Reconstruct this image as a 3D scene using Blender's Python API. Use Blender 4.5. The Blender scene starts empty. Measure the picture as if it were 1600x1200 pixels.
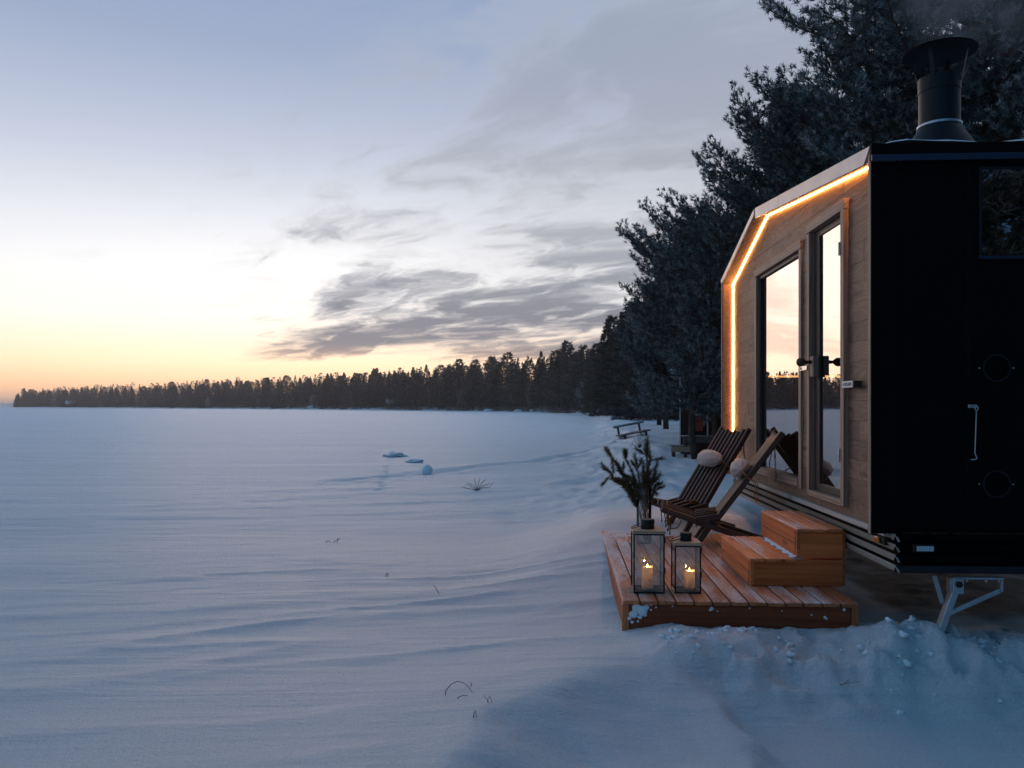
import bpy, math, random
import numpy as np
from mathutils import Vector, Matrix, Euler
from math import sin, cos, pi, radians

# ------------------------------------------------------------------ camera, sky, sun, exposure
scn = bpy.context.scene
COL = scn.collection
random.seed(7)
RNG = np.random.default_rng(11)
EYE = 1.62
F = 1240.0 / 1600.0

cam_d = bpy.data.cameras.new("camera")
cam = bpy.data.objects.new("camera", cam_d)
COL.objects.link(cam)
cam.location = (0, 0, EYE)
cam.rotation_euler = (radians(90), 0, 0)
cam_d.sensor_width = 36.0
cam_d.lens = 36.0 * F
cam_d.shift_y = 34.0 / 1600.0
cam_d.clip_start = 0.05
cam_d.clip_end = 6000.0
scn.camera = cam

SUN_AZ = radians(-14.0)
SUN_EL = radians(3.0)
GLOW_AZ = radians(-16.0)

world = bpy.data.worlds.new("World")
scn.world = world
world.use_nodes = True


class NT:
    """small helper for writing node trees"""
    def __init__(s, nt):
        s.nt = nt
        nt.nodes.clear()

    def n(s, t, **kw):
        nd = s.nt.nodes.new(t)
        for k, v in kw.items():
            setattr(nd, k, v)
        return nd

    def _in(s, sock, v):
        if isinstance(v, bpy.types.NodeSocket):
            s.nt.links.new(v, sock)
        elif v is not None:
            if sock.type == 'RGBA' and hasattr(v, '__len__') and len(v) == 3:
                v = (*v, 1)
            sock.default_value = v

    def m(s, op, a, b=None, c=None, clamp=False):
        nd = s.n('ShaderNodeMath', operation=op, use_clamp=clamp)
        s._in(nd.inputs[0], a)
        if b is not None:
            s._in(nd.inputs[1], b)
        if c is not None:
            s._in(nd.inputs[2], c)
        return nd.outputs[0]

    def vm(s, op, a, b=None, out=0, scale=None):
        nd = s.n('ShaderNodeVectorMath', operation=op)
        s._in(nd.inputs[0], a)
        if b is not None:
            s._in(nd.inputs[1], b)
        if scale is not None:
            s._in(nd.inputs['Scale'], scale)
        return nd.outputs[out]

    def mix(s, fac, a, b, blend='MIX'):
        nd = s.n('ShaderNodeMix', data_type='RGBA', blend_type=blend)
        s._in(nd.inputs[0], fac)
        s._in(nd.inputs[6], a)
        s._in(nd.inputs[7], b)
        return nd.outputs[2]

    def ramp(s, fac, stops, interp='LINEAR'):
        nd = s.n('ShaderNodeValToRGB')
        cr = nd.color_ramp
        cr.interpolation = interp
        while len(cr.elements) < len(stops):
            cr.elements.new(0.5)
        for e, (p, c) in zip(cr.elements, stops):
            e.position = p
            e.color = (*c, 1) if hasattr(c, '__len__') else (c, c, c, 1)
        s._in(nd.inputs[0], fac)
        return nd.outputs[0]

    def smooth(s, v, a, b, lo=0.0, hi=1.0):
        nd = s.n('ShaderNodeMapRange', interpolation_type='SMOOTHSTEP')
        s._in(nd.inputs[0], v)
        nd.inputs[1].default_value = a
        nd.inputs[2].default_value = b
        nd.inputs[3].default_value = lo
        nd.inputs[4].default_value = hi
        return nd.outputs[0]

    def noise(s, vec, scale, detail=4, rough=0.5, dist=0.0):
        nd = s.n('ShaderNodeTexNoise')
        s._in(nd.inputs['Vector'], vec)
        nd.inputs['Scale'].default_value = scale
        nd.inputs['Detail'].default_value = detail
        nd.inputs['Roughness'].default_value = rough
        nd.inputs['Distortion'].default_value = dist
        return nd.outputs['Fac']

    def mapping(s, vec, loc=(0, 0, 0), rot=(0, 0, 0), scale=(1, 1, 1)):
        nd = s.n('ShaderNodeMapping')
        s._in(nd.inputs[0], vec)
        s._in(nd.inputs[1], loc)
        nd.inputs[2].default_value = rot
        nd.inputs[3].default_value = scale
        return nd.outputs[0]


def build_sky():
    t = NT(world.node_tree)
    tc = t.n('ShaderNodeTexCoord')
    d = tc.outputs['Generated']
    sp = t.n('ShaderNodeSeparateXYZ')
    t._in(sp.inputs[0], d)
    x, y, z = sp.outputs
    e = t.m('MAXIMUM', z, 0.0)
    hd = t.n('ShaderNodeCombineXYZ')
    t._in(hd.inputs[0], x)
    t._in(hd.inputs[1], y)
    hn = t.vm('NORMALIZE', hd.outputs[0])
    s = t.vm('DOT_PRODUCT', hn, (sin(GLOW_AZ), cos(GLOW_AZ), 0), out=1)
    # clear sky on the sunset side and on the opposite, night side
    west = t.ramp(e, [(0.0, (.90, .42, .24)), (.022, (1.04, .54, .26)), (.05, (1.0, .70, .43)), (.105, (.84, .755, .695)),
                      (.16, (.68, .70, .75)), (.28, (.455, .51, .635)), (.40, (.305, .37, .525)), (.62, (.168, .29, .465)), (1.0, (.088, .235, .415))])
    east = t.ramp(e, [(0.0, (.05, .15, .26)), (.15, (.034, .165, .30)), (.5, (.038, .18, .345)), (1.0, (.088, .235, .415))])
    sky = t.mix(t.smooth(s, -0.80, 0.55), east, west)
    # broad glow above the place where the sun went down
    ang = t.m('ARCCOSINE', t.m('MINIMUM', s, 1.0))
    gh = t.m('POWER', t.m('DIVIDE', ang, 0.56), 2.0)
    gv = t.m('POWER', t.m('DIVIDE', t.m('SUBTRACT', e, 0.11), 0.16), 2.0)
    g = t.m('EXPONENT', t.m('MULTIPLY', t.m('ADD', gh, gv), -1.0))
    glow = t.mix(1.0, (.31, .275, .215), g, 'MULTIPLY')
    sky = t.mix(1.0, sky, glow, 'ADD')
    # physical sky as a faint share
    nis = t.n('ShaderNodeTexSky', sky_type='NISHITA', sun_disc=False)
    nis.sun_elevation = SUN_EL
    nis.sun_rotation = SUN_AZ
    nis.altitude = 100
    nis.ozone_density = 3.0
    nsc = t.mix(1.0, nis.outputs[0], (.004, .004, .004), 'MULTIPLY')
    sky = t.mix(1.0, sky, nsc, 'ADD')
    # clouds: a sheet seen in perspective, streaks drawn out along one wind direction
    den = t.m('ADD', e, 0.13)
    px = t.m('DIVIDE', x, den)
    py = t.m('DIVIDE', y, den)
    cv = t.n('ShaderNodeCombineXYZ')
    t._in(cv.inputs[0], px)
    t._in(cv.inputs[1], py)
    v1 = t.mapping(t.mapping(cv.outputs[0], rot=(0, 0, radians(-136))), loc=(5.2, 1.7, 0.4), scale=(.80, 1.25, 1))
    wv = t.noise(v1, 1.6, 4, .55)
    v2 = t.vm('ADD', v1, t.vm('SCALE', (1, 1, 0), scale=t.m('MULTIPLY', wv, 0.7)))
    n1 = t.noise(v2, 1.35, 9, .54, .35)
    n2 = t.noise(v2, 4.6, 7, .60, .3)
    nn = t.m('ADD', n1, t.m('MULTIPLY', t.m('SUBTRACT', n2, .5), .52))
    az = t.m('ARCTAN2', x, y)
    # the bank: its edge runs diagonally up from the glow
    edge = t.m('SUBTRACT', az, t.m('MULTIPLY', t.m('MAXIMUM', t.m('SUBTRACT', e, .20), 0.0), 1.3))
    m1 = t.m('MULTIPLY', t.smooth(edge, -.72, -.02), t.smooth(e, .075, .16))
    m1 = t.m('MULTIPLY', m1, t.smooth(e, .75, .40, .35, 1.0))
    # lower dark band above the forest
    m2 = t.m('MULTIPLY', t.smooth(e, .042, .070), t.smooth(e, .185, .10))
    m2 = t.m('MULTIPLY', m2, t.smooth(t.m('SUBTRACT', az, t.m('MULTIPLY', e, .9)), -.47, -.27))
    back = t.smooth(t.m('ABSOLUTE', az), 2.8, 1.3, 0.25, 1.0)
    mask = t.m('MULTIPLY', t.m('MAXIMUM', m1, m2), back)
    veil = t.m('MULTIPLY', t.smooth(edge, -.25, .42), t.smooth(e, .05, .13))
    dens = t.m('ADD', t.m('SUBTRACT', nn, .66), t.m('ADD', t.m('MULTIPLY', mask, .285), t.m('MULTIPLY', m2, .10)))
    alpha = t.m('MULTIPLY', t.smooth(dens, -.06, .17), t.smooth(mask, 0, .5))
    thick = t.smooth(dens, .03, .27)
    thin_c = t.mix(t.smooth(e, .03, .13), (.98, .66, .44), (.72, .715, .73))
    thin_c = t.mix(t.smooth(e, .17, .36), thin_c, (.42, .455, .54))
    dark_c = t.mix(t.smooth(e, .22, .10), (.36, .375, .42), (.18, .19, .235))
    dark_c = t.mix(t.smooth(e, .26, .40), dark_c, (.32, .355, .43))
    dark_c = t.mix(t.smooth(e, .082, .045), dark_c, (.52, .34, .26))
    far_c = t.mix(t.smooth(s, .85, .1), thin_c, (.24, .27, .34))
    cc = t.mix(thick, far_c, dark_c)
    cc = t.mix(t.smooth(s, .3, -.6), cc, (.05, .11, .2))
    veil_c = t.mix(t.smooth(e, .38, .10), (.37, .405, .49), (.62, .62, .64))
    veil_c = t.mix(t.smooth(s, .3, -.6), veil_c, (.05, .12, .23))
    sky = t.mix(t.m('MULTIPLY', veil, .75), sky, veil_c)
    sky = t.mix(t.m('MULTIPLY', alpha, t.smooth(e, .14, .38, .92, .70)), sky, cc)
    bg = t.n('ShaderNodeBackground')
    t._in(bg.inputs[0], sky)
    bg.inputs[1].default_value = 1.0
    out = t.n('ShaderNodeOutputWorld')
    t.nt.links.new(bg.outputs[0], out.inputs[0])


build_sky()

sun_d = bpy.data.lights.new("sun", 'SUN')
sun_d.energy = 0.34
sun_d.angle = radians(24)
sun_d.color = (1.0, .66, .46)
sun = bpy.data.objects.new("sun", sun_d)
COL.objects.link(sun)
_sd = Vector((sin(SUN_AZ) * cos(SUN_EL + .1), cos(SUN_AZ) * cos(SUN_EL + .1), sin(SUN_EL + .1)))
sun.rotation_euler = (-_sd).to_track_quat('-Z', 'Y').to_euler()

vs = scn.view_settings
vs.view_transform = 'Standard'
vs.look = 'None'
vs.exposure = 0.17
vs.gamma = 1.0
vs.use_curve_mapping = False
cy = scn.cycles
cy.max_bounces = 8
cy.diffuse_bounces = 3
cy.glossy_bounces = 4
cy.transmission_bounces = 6
cy.transparent_max_bounces = 24
cy.volume_bounces = 0
cy.caustics_reflective = False
cy.caustics_refractive = False
cy.sample_clamp_indirect = 6.0
cy.use_denoising = True


# ------------------------------------------------------------------ object helpers
def tag(o, label=None, cat=None, group=None, kind=None):
    if label:
        o['label'] = label
    if cat:
        o['category'] = cat
    if group:
        o['group'] = group
    if kind:
        o['kind'] = kind
    return o


def empty(name, loc=(0, 0, 0), rz=0.0, label=None, cat=None, group=None):
    o = bpy.data.objects.new(name, None)
    COL.objects.link(o)
    o.location = loc
    o.rotation_euler = (0, 0, rz)
    o.empty_display_size = 0.1
    return tag(o, label, cat, group)


def link(name, mesh, parent=None, loc=None, rot=None):
    o = bpy.data.objects.new(name, mesh)
    COL.objects.link(o)
    if parent is not None:
        o.parent = parent
    if loc is not None:
        o.location = loc
    if rot is not None:
        o.rotation_euler = rot
    return o


class MB:
    """collects shapes, then links them as ONE mesh object"""
    def __init__(s):
        s.v = []
        s.f = []
        s.sm = []

    def add(s, vs_, fs_, smooth=False):
        b = len(s.v)
        s.v += [tuple(p) for p in vs_]
        s.f += [tuple(i + b for i in f) for f in fs_]
        s.sm += [smooth] * len(fs_)
        return s

    def box(s, lo, hi, ch=0.0, M=None):
        """axis box between two corners; ch: chamfer"""
        lo, hi = Vector([min(a, b) for a, b in zip(lo, hi)]), Vector([max(a, b) for a, b in zip(lo, hi)])
        if ch <= 0:
            vs_ = [Vector((x, y, z)) for x in (lo.x, hi.x) for y in (lo.y, hi.y) for z in (lo.z, hi.z)]
            fs_ = [(0, 1, 3, 2), (4, 6, 7, 5), (0, 4, 5, 1), (2, 3, 7, 6), (0, 2, 6, 4), (1, 5, 7, 3)]
        else:
            c = (lo + hi) / 2
            h = (hi - lo) / 2
            ch = min(ch, h.x * .9, h.y * .9, h.z * .9)
            vs_, idx = [], {}
            for sx in (-1, 1):
                for sy in (-1, 1):
                    for sz in (-1, 1):
                        for ax in range(3):
                            p = [h.x, h.y, h.z]
                            for k in range(3):
                                if k != ax:
                                    p[k] -= ch
                            idx[(sx, sy, sz, ax)] = len(vs_)
                            vs_.append(c + Vector((p[0] * sx, p[1] * sy, p[2] * sz)))
            fs_ = []
            for ax in range(3):
                o1, o2 = [k for k in range(3) if k != ax]
                for sg in (-1, 1):
                    q = []
                    for a, b in ((-1, -1), (1, -1), (1, 1), (-1, 1)):
                        k = [0, 0, 0]
                        k[ax] = sg
                        k[o1] = a
                        k[o2] = b
                        q.append(idx[(k[0], k[1], k[2], ax)])
                    fs_.append(tuple(q))
            for a1 in range(3):
                a2 = (a1 + 1) % 3
                a3 = (a1 + 2) % 3
                for u in (-1, 1):
                    for w in (-1, 1):
                        def K(sg, ax):
                            k = [0, 0, 0]
                            k[a1] = u
                            k[a2] = w
                            k[a3] = sg
                            return idx[(k[0], k[1], k[2], ax)]
                        fs_.append((K(-1, a1), K(1, a1), K(1, a2), K(-1, a2)))
            for sx in (-1, 1):
                for sy in (-1, 1):
                    for sz in (-1, 1):
                        fs_.append(tuple(idx[(sx, sy, sz, ax)] for ax in range(3)))
        if M is not None:
            vs_ = [M @ p for p in vs_]
        return s.add(vs_, fs_)

    def bar(s, p0, p1, w, h, up=(0, 0, 1), ch=0.003):
        """rectangular bar from p0 to p1, h measured along 'up'"""
        p0 = Vector(p0)
        p1 = Vector(p1)
        d = p1 - p0
        L = d.length
        d.normalize()
        up = Vector(up)
        sd = up.cross(d)
        if sd.length < 1e-5:
            sd = Vector((1, 0, 0)).cross(d)
        sd.normalize()
        u2 = d.cross(sd)
        M = Matrix.Translation((p0 + p1) / 2) @ Matrix((d, sd, u2)).transposed().to_4x4()
        return s.box((-L / 2, -w / 2, -h / 2), (L / 2, w / 2, h / 2), ch, M)

    def tube(s, pts, r, n=6, cap=True):
        pts = [Vector(p) for p in pts]
        rs = r if hasattr(r, '__len__') else [r] * len(pts)
        rings = []
        prev = None
        for i, p in enumerate(pts):
            a = pts[max(i - 1, 0)]
            b = pts[min(i + 1, len(pts) - 1)]
            d = (b - a).normalized()
            if prev is None:
                ref = Vector((0, 0, 1)) if abs(d.z) < .9 else Vector((1, 0, 0))
                e1 = d.cross(ref).normalized()
            else:
                e1 = (prev - d * prev.dot(d)).normalized()
            prev = e1
            e2 = d.cross(e1)
            rings.append([p + (e1 * cos(2 * pi * k / n) + e2 * sin(2 * pi * k / n)) * rs[i] for k in range(n)])
        vs_ = [q for R in rings for q in R]
        fs_ = []
        for i in range(len(pts) - 1):
            for k in range(n):
                fs_.append((i * n + k, i * n + (k + 1) % n, (i + 1) * n + (k + 1) % n, (i + 1) * n + k))
        if cap:
            fs_.append(tuple(range(n - 1, -1, -1)))
            fs_.append(tuple((len(pts) - 1) * n + k for k in range(n)))
        return s.add(vs_, fs_, True)

    def lathe(s, prof, n=24, c=(0, 0, 0), smooth=True):
        vs_, fs_ = [], []
        for (r, z) in prof:
            for k in range(n):
                vs_.append((c[0] + r * cos(2 * pi * k / n), c[1] + r * sin(2 * pi * k / n), c[2] + z))
        for i in range(len(prof) - 1):
            for k in range(n):
                fs_.append((i * n + k, i * n + (k + 1) % n, (i + 1) * n + (k + 1) % n, (i + 1) * n + k))
        fs_.append(tuple(range(n - 1, -1, -1)))
        fs_.append(tuple((len(prof) - 1) * n + k for k in range(n)))
        return s.add(vs_, fs_, smooth)

    def prism(s, poly, y0, y1):
        """polygon in (x, z) extruded along y"""
        n = len(poly)
        vs_ = [(p[0], y0, p[1]) for p in poly] + [(p[0], y1, p[1]) for p in poly]
        fs_ = [tuple(range(n)), tuple(range(2 * n - 1, n - 1, -1))]
        for i in range(n):
            j = (i + 1) % n
            fs_.append((i, i + n, j + n, j))
        return s.add(vs_, fs_)

    def mesh(s, name, mat):
        me = bpy.data.meshes.new(name)
        me.from_pydata(s.v, [], s.f)
        me.polygons.foreach_set('use_smooth', s.sm)
        if mat is not None:
            me.materials.append(mat)
        me.update()
        import bmesh
        bm = bmesh.new()
        bm.from_mesh(me)
        bmesh.ops.recalc_face_normals(bm, faces=bm.faces)
        bm.to_mesh(me)
        bm.free()
        if any(s.sm) and not all(s.sm):
            pass
        return me

    def build(s, name, mat, parent=None, loc=None, rot=None):
        return link(name, s.mesh(name, mat), parent, loc, rot)


_SH = {}


def stick(name, p0, p1, w, h, up, mat, parent, ch=.005):
    """a bar whose own x axis runs along it, so that its grain does too; alike sticks share their mesh"""
    p0, p1 = Vector(p0), Vector(p1)
    d = p1 - p0
    L = d.length
    d.normalize()
    sd = Vector(up).cross(d).normalized()
    u2 = d.cross(sd)
    key = (name, round(L, 3), w, h, mat.name, ch)
    if key not in _SH:
        _SH[key] = MB().box((-L / 2, -w / 2, -h / 2), (L / 2, w / 2, h / 2), ch).mesh(name, mat)
    o = link(name, _SH[key], parent)
    o.matrix_local = Matrix.Translation((p0 + p1) / 2) @ Matrix((d, sd, u2)).transposed().to_4x4()
    return o


def sharp(o, ang=40):
    me = o.data
    me.set_sharp_from_angle(angle=radians(ang))
    return o


def np_mesh(name, verts, faces, mat, smooth=False, attrs=None):
    """fast mesh from numpy arrays; faces (n,3) or (n,4)"""
    me = bpy.data.meshes.new(name)
    nv = len(verts)
    nf, k = faces.shape
    me.vertices.add(nv)
    me.vertices.foreach_set('co', np.ascontiguousarray(verts, dtype=np.float32).ravel())
    me.loops.add(nf * k)
    me.loops.foreach_set('vertex_index', faces.astype(np.int32).ravel())
    me.polygons.add(nf)
    me.polygons.foreach_set('loop_start', np.arange(0, nf * k, k, dtype=np.int32))
    if smooth:
        me.polygons.foreach_set('use_smooth', np.ones(nf, dtype=bool))
    if attrs:
        for an, arr in attrs.items():
            a = me.attributes.new(an, 'FLOAT', 'POINT')
            a.data.foreach_set('value', arr.astype(np.float32))
    if mat is not None:
        me.materials.append(mat)
    me.update(calc_edges=True)
    return me


# ------------------------------------------------------------------ numpy noise
_perm = np.random.default_rng(5).permutation(512)
_gr = np.random.default_rng(6).uniform(0, 2 * pi, 512)


def perlin(x, y):
    xi = np.floor(x).astype(np.int64)
    yi = np.floor(y).astype(np.int64)
    xf = x - xi
    yf = y - yi

    def g(ix, iy, dx, dy):
        h = _perm[(_perm[ix % 512] + iy) % 512]
        a = _gr[h]
        return np.cos(a) * dx + np.sin(a) * dy
    u = xf * xf * xf * (xf * (xf * 6 - 15) + 10)
    v = yf * yf * yf * (yf * (yf * 6 - 15) + 10)
    a = g(xi, yi, xf, yf)
    b = g(xi + 1, yi, xf - 1, yf)
    c = g(xi, yi + 1, xf, yf - 1)
    d = g(xi + 1, yi + 1, xf - 1, yf - 1)
    return (a + (b - a) * u) * (1 - v) + (c + (d - c) * u) * v


def fbm(x, y, o=3):
    r = 0
    a = 1.0
    for i in range(o):
        r = r + a * perlin(x * 2 ** i + 13.7 * i, y * 2 ** i + 7.1 * i)
        a *= .5
    return r


def sstep(a, b, x):
    t = np.clip((x - a) / (b - a), 0, 1)
    return t * t * (3 - 2 * t)


def polydist(x, y, pts):
    """distance to a polyline and side (+ = right of the direction of travel)"""
    best = np.full(x.shape, 1e18)
    side = np.zeros(x.shape)
    for (ax, ay), (bx, by) in zip(pts[:-1], pts[1:]):
        dx, dy = bx - ax, by - ay
        L2 = dx * dx + dy * dy
        t = np.clip(((x - ax) * dx + (y - ay) * dy) / L2, 0, 1)
        ex = x - ax - t * dx
        ey = y - ay - t * dy
        dd = ex * ex + ey * ey
        cr = (x - ax) * dy - (y - ay) * dx
        m = dd < best - 1e-9
        best = np.where(m, dd, best)
        side = np.where(m, np.sign(cr), side)
    return np.sqrt(best) * side


SHORE = [(-.9, -30), (-.9, 2), (-.3, 4.2), (.2, 6), (.8, 9), (2.2, 18), (4.3, 34), (8.3, 70), (13.2, 125), (12, 165), (5, 205), (-10, 240),
         (-48, 300), (-110, 390), (-266, 550), (-432, 690), (-452, 720), (-430, 780), (-330, 1100), (-300, 1500), (-1500, 1700), (-2600, 1500)]
RIDGE = [(-.52, 2.6), (-.30, 3.3), (-.06, 4.05), (.20, 4.45), (.55, 4.75), (1.0, 5.0), (1.3, 5.3)]
LEDGE = [(1.05, 3.2), (1.22, 3.9), (1.24, 4.25), (1.16, 4.6), (1.0, 4.85)]

# cabin frame: local x runs away along the glazed front, local y points out over the lake
CAB = Vector((2.33, 5.15, 0))
CAB_RZ = radians(87)
_u = (cos(CAB_RZ), sin(CAB_RZ))
_n = (-sin(CAB_RZ), cos(CAB_RZ))
# deck frame
DECK_Z = EYE - 1.36
DECK = Vector((.772, 5.566, DECK_Z))
DECK_RZ = radians(-3.6)
_du = (cos(DECK_RZ), sin(DECK_RZ))
_dv = (-sin(DECK_RZ), cos(DECK_RZ))


def ground_z(x, y, want_mask=False):
    x = np.asarray(x, dtype=float)
    y = np.asarray(y, dtype=float)
    d = polydist(x, y, SHORE)
    dist = np.hypot(x, y)
    # wind-packed ripples on the ice
    a = radians(9)
    s = x * cos(a) + y * sin(a)
    t = -x * sin(a) + y * cos(a)
    w = perlin(s * .09 + 5, t * .22) * .9
    near = 1 - sstep(40, 160, dist)
    near2 = 1 - sstep(14, 45, dist)
    r1 = 1 - np.abs(fbm(s * .13 + 3, t * .75 + w * 1.6, 3)) * 1.7
    r1 = np.clip(r1, 0, 1) ** 5
    r2 = 1 - np.abs(fbm(s * .42 + 9, t * 1.9 + w * 2.2, 3)) * 1.6
    r2 = np.clip(r2, 0, 1) ** 4
    patch = sstep(-.25, .35, perlin(s * .05 + 40, t * .12 + 3))
    lake = (.05 * fbm(s * .10, t * .30, 3) +   .032 * r1 * (.10 + 1.1 * patch) * near + .011 * r2 * (.1 + patch) * near2)
    lake = lake + .007 * near2 * fbm(s * 1.1 + 2, t * 4.5 + w * 3, 3)
    lake = lake * (1 - .8 * sstep(300, 900, dist))
    lake = lake * (.55 + .45 * sstep(2.0, 9.0, dist))
    # an old track across the ice and a line of small prints
    td = np.abs(polydist(x, y, [(-3.6, 17.0), (-2.2, 19.0), (.4, 22.5), (3.4, 28.5), (5.0, 33.0)]) + .35 * perlin(x * .5, y * .4))
    lake = lake - .055 * np.exp(-(td / .22) ** 2) * (1 + perlin(x * 2, y * 2)) + .03 * np.exp(-((td - .42) / .2) ** 2)
    for k in range(14):
        qx, qy = -2.55 - .095 * k + .05 * (k % 2), 15.2 + .74 * k
        lake = lake - .05 * np.exp(-((x - qx) / .09) ** 2 - ((y - qy) / .13) ** 2)
    # shore bank and land
    far_sh = sstep(60, 200, y)
    yy = sstep(5.4, 9.2, y)
    rise = .27 * sstep(-1.0, 1.3, d) * yy * (1 - far_sh) + .16 * sstep(1, 14, d) * yy + 2.6 * sstep(12, 60, d) * sstep(20, 60, y)
    rise = rise + 1.0 * far_sh * sstep(0, 5, d) + 4.0 * far_sh * sstep(4, 60, d)
    bankm = np.exp(-((d - .6) / 1.5) ** 2) * sstep(9, 13, y) * (1 - sstep(110, 180, y))
    bank = bankm * (.10 + .22 * np.clip(fbm(x * .8 + 1, y * .55 + 2, 4), -.5, 1))
    landb = sstep(.5, 3, d) * yy * (.05 * fbm(x * .5 + 8, y * .4, 4) + .02 * fbm(x * 2.0, y * 1.6, 3)) * (1 - .5 * far_sh)
    landb = landb + sstep(0, 2, d) * far_sh * .5 * fbm(x * .25 + 3, y * .25, 3)
    z = lake * (1 - .6 * sstep(0, 2, d)) + rise + bank + landb
    # snow drifted against the deck's lake side and its rear edge
    lx = (x - DECK.x) * _du[0] + (y - DECK.y) * _du[1]
    ly = (x - DECK.x) * _dv[0] + (y - DECK.y) * _dv[1]
    drift = np.exp(-((lx + .25) / .75) ** 2) * sstep(.3, 3.2, ly) * (1 - sstep(3.6, 5.5, ly))
    z = z + .10 * drift
    rear = sstep(3.05, 3.45, ly + .12 * perlin(lx * 2.3, ly)) * (1 - sstep(4.4, 7, ly)) * sstep(-.4, .2, lx) * (1 - sstep(2.0, 3.0, lx))
    z = z + .075 * rear
    # low ground to the right of the near ridge
    rd = polydist(x, y, RIDGE) + .09 * fbm(x * 2.1, y * 2.1, 3)
    nr = (1 - sstep(5.3, 6.6, y)) * (1 - sstep(8, 11, np.abs(x)))
    crest = np.exp(-(rd / .16) ** 2)
    inr = sstep(2.2, 3.2, y)
    z = z + nr * (-.13 * sstep(-.22, .75, rd) +   .025 * crest * inr * sstep(2.6, 3.4, y) * (1 - sstep(4.5, 5.0, y)) + .05 * np.exp(-(np.minimum(rd, 0) / .9) ** 2) * (1 - sstep(-.15, .65, rd)))
    ld = polydist(x, y, LEDGE) + .07 * fbm(x * 3 + 4, y * 3, 3)
    z = z + nr * (-.13 * sstep(-.03, .16, ld)) * sstep(-.1, .5, rd) * (1 - sstep(4.9, 5.3, y))
    soft = sstep(0, .8, rd) * nr
    z = z + soft * (.05 * fbm(x * .9 + 2, y * .9, 3) + .016 * fbm(x * 4, y * 4, 3))
    # shovelled lumps in front of the deck and the cabin
    lump = sstep(.75, 1.35, x) * (1 - sstep(5.2, 7, x)) * sstep(4.55, 4.95, y + .16 * perlin(x * 2.2, y)) * (1 - sstep(5.55, 5.9, y))
    rid = 1 - np.abs(fbm(x * 2.6 + 3, y * 2.6, 3)) * 1.5
    z = z + lump * (.13 + .04 * sstep(1.7, 2.4, x) + .13 * fbm(x * 2.2 + 7, y * 2.6, 4) + .10 * np.clip(rid, 0, 1) ** 3 + .06 * fbm(x * 6, y * 6, 3))
    cap = .115 + .035 * fbm(x * 5 + 1, y * 5, 3) - .05 * sstep(5.2, 5.55, y)
    z = np.where(lump > 0, z - lump * np.clip(z - cap, 0, None) * .85, z)
    z = z + .10 * np.exp(-((x - 2.62) / .3) ** 2 - ((y - 5.2) / .25) ** 2) + .10 * np.exp(-((x - 3.35) / .5) ** 2 - ((y - 4.95) / .22) ** 2)
    # scraped ground under the cabin
    cx = (x - CAB.x) * _u[0] + (y - CAB.y) * _u[1]
    cyy = (x - CAB.x) * _n[0] + (y - CAB.y) * _n[1]
    un = sstep(.35, 1.2, cx) * (1 - sstep(4.6, 5.6, cx)) * (1 - sstep(-.75, -.25, cyy)) * sstep(-3.2, -2.5, cyy)
    z = z * (1 - un) + un * (.03 + .03 * fbm(x * 3, y * 3, 3))
    if want_mask:
        bare = sstep(.60, 1.05, un + .25 * fbm(x * 2.2, y * 2.2, 3))
        return z, bare
    return z


def gz(x, y):
    return float(ground_z(np.array([x]), np.array([y]))[0])


def at(px, py, Y):
    """world point seen at a photo pixel, at depth Y"""
    return Vector(((px - 800) / 1240 * Y, Y, EYE + (634 - py) / 1240 * Y))


# ------------------------------------------------------------------ materials
MATS = {}


def base_mat(name):
    m = bpy.data.materials.new(name)
    m.use_nodes = True
    t = NT(m.node_tree)
    out = t.n('ShaderNodeOutputMaterial')
    MATS[name] = m
    return m, t, out


def principled(t, out, col, rough=.6, metal=0.0, spec=.4, bump=None, bstr=.3, bdist=.01, **kw):
    b = t.n('ShaderNodeBsdfPrincipled')
    t._in(b.inputs['Base Color'], col)
    t._in(b.inputs['Roughness'], rough)
    t._in(b.inputs['Metallic'], metal)
    t._in(b.inputs['Specular IOR Level'], spec)
    for k, v in kw.items():
        t._in(b.inputs[k.replace('_', ' ')], v)
    if bump is not None:
        bn = t.n('ShaderNodeBump')
        bn.inputs['Strength'].default_value = bstr
        bn.inputs['Distance'].default_value = bdist
        t._in(bn.inputs['Height'], bump)
        t.nt.links.new(bn.outputs[0], b.inputs['Normal'])
    t.nt.links.new(b.outputs[0], out.inputs[0])
    return b


def plain(name, col, rough=.6, metal=0.0, spec=.4, var=.12, scale=8.0, bstr=.12):
    m, t, out = base_mat(name)
    tc = t.n('ShaderNodeTexCoord').outputs['Object']
    n = t.noise(tc, scale, 5, .6)
    c = t.mix(n, tuple(max(0, k * (1 - var * 1.6)) for k in col), tuple(min(1, k * (1 + var * 1.6)) for k in col))
    rg = t.m('ADD', rough - .08, t.m('MULTIPLY', t.noise(tc, scale * 2.3, 4), .16))
    principled(t, out, c, rg, metal, spec, t.noise(tc, scale * 6, 3), bstr, .004)
    return m


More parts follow.
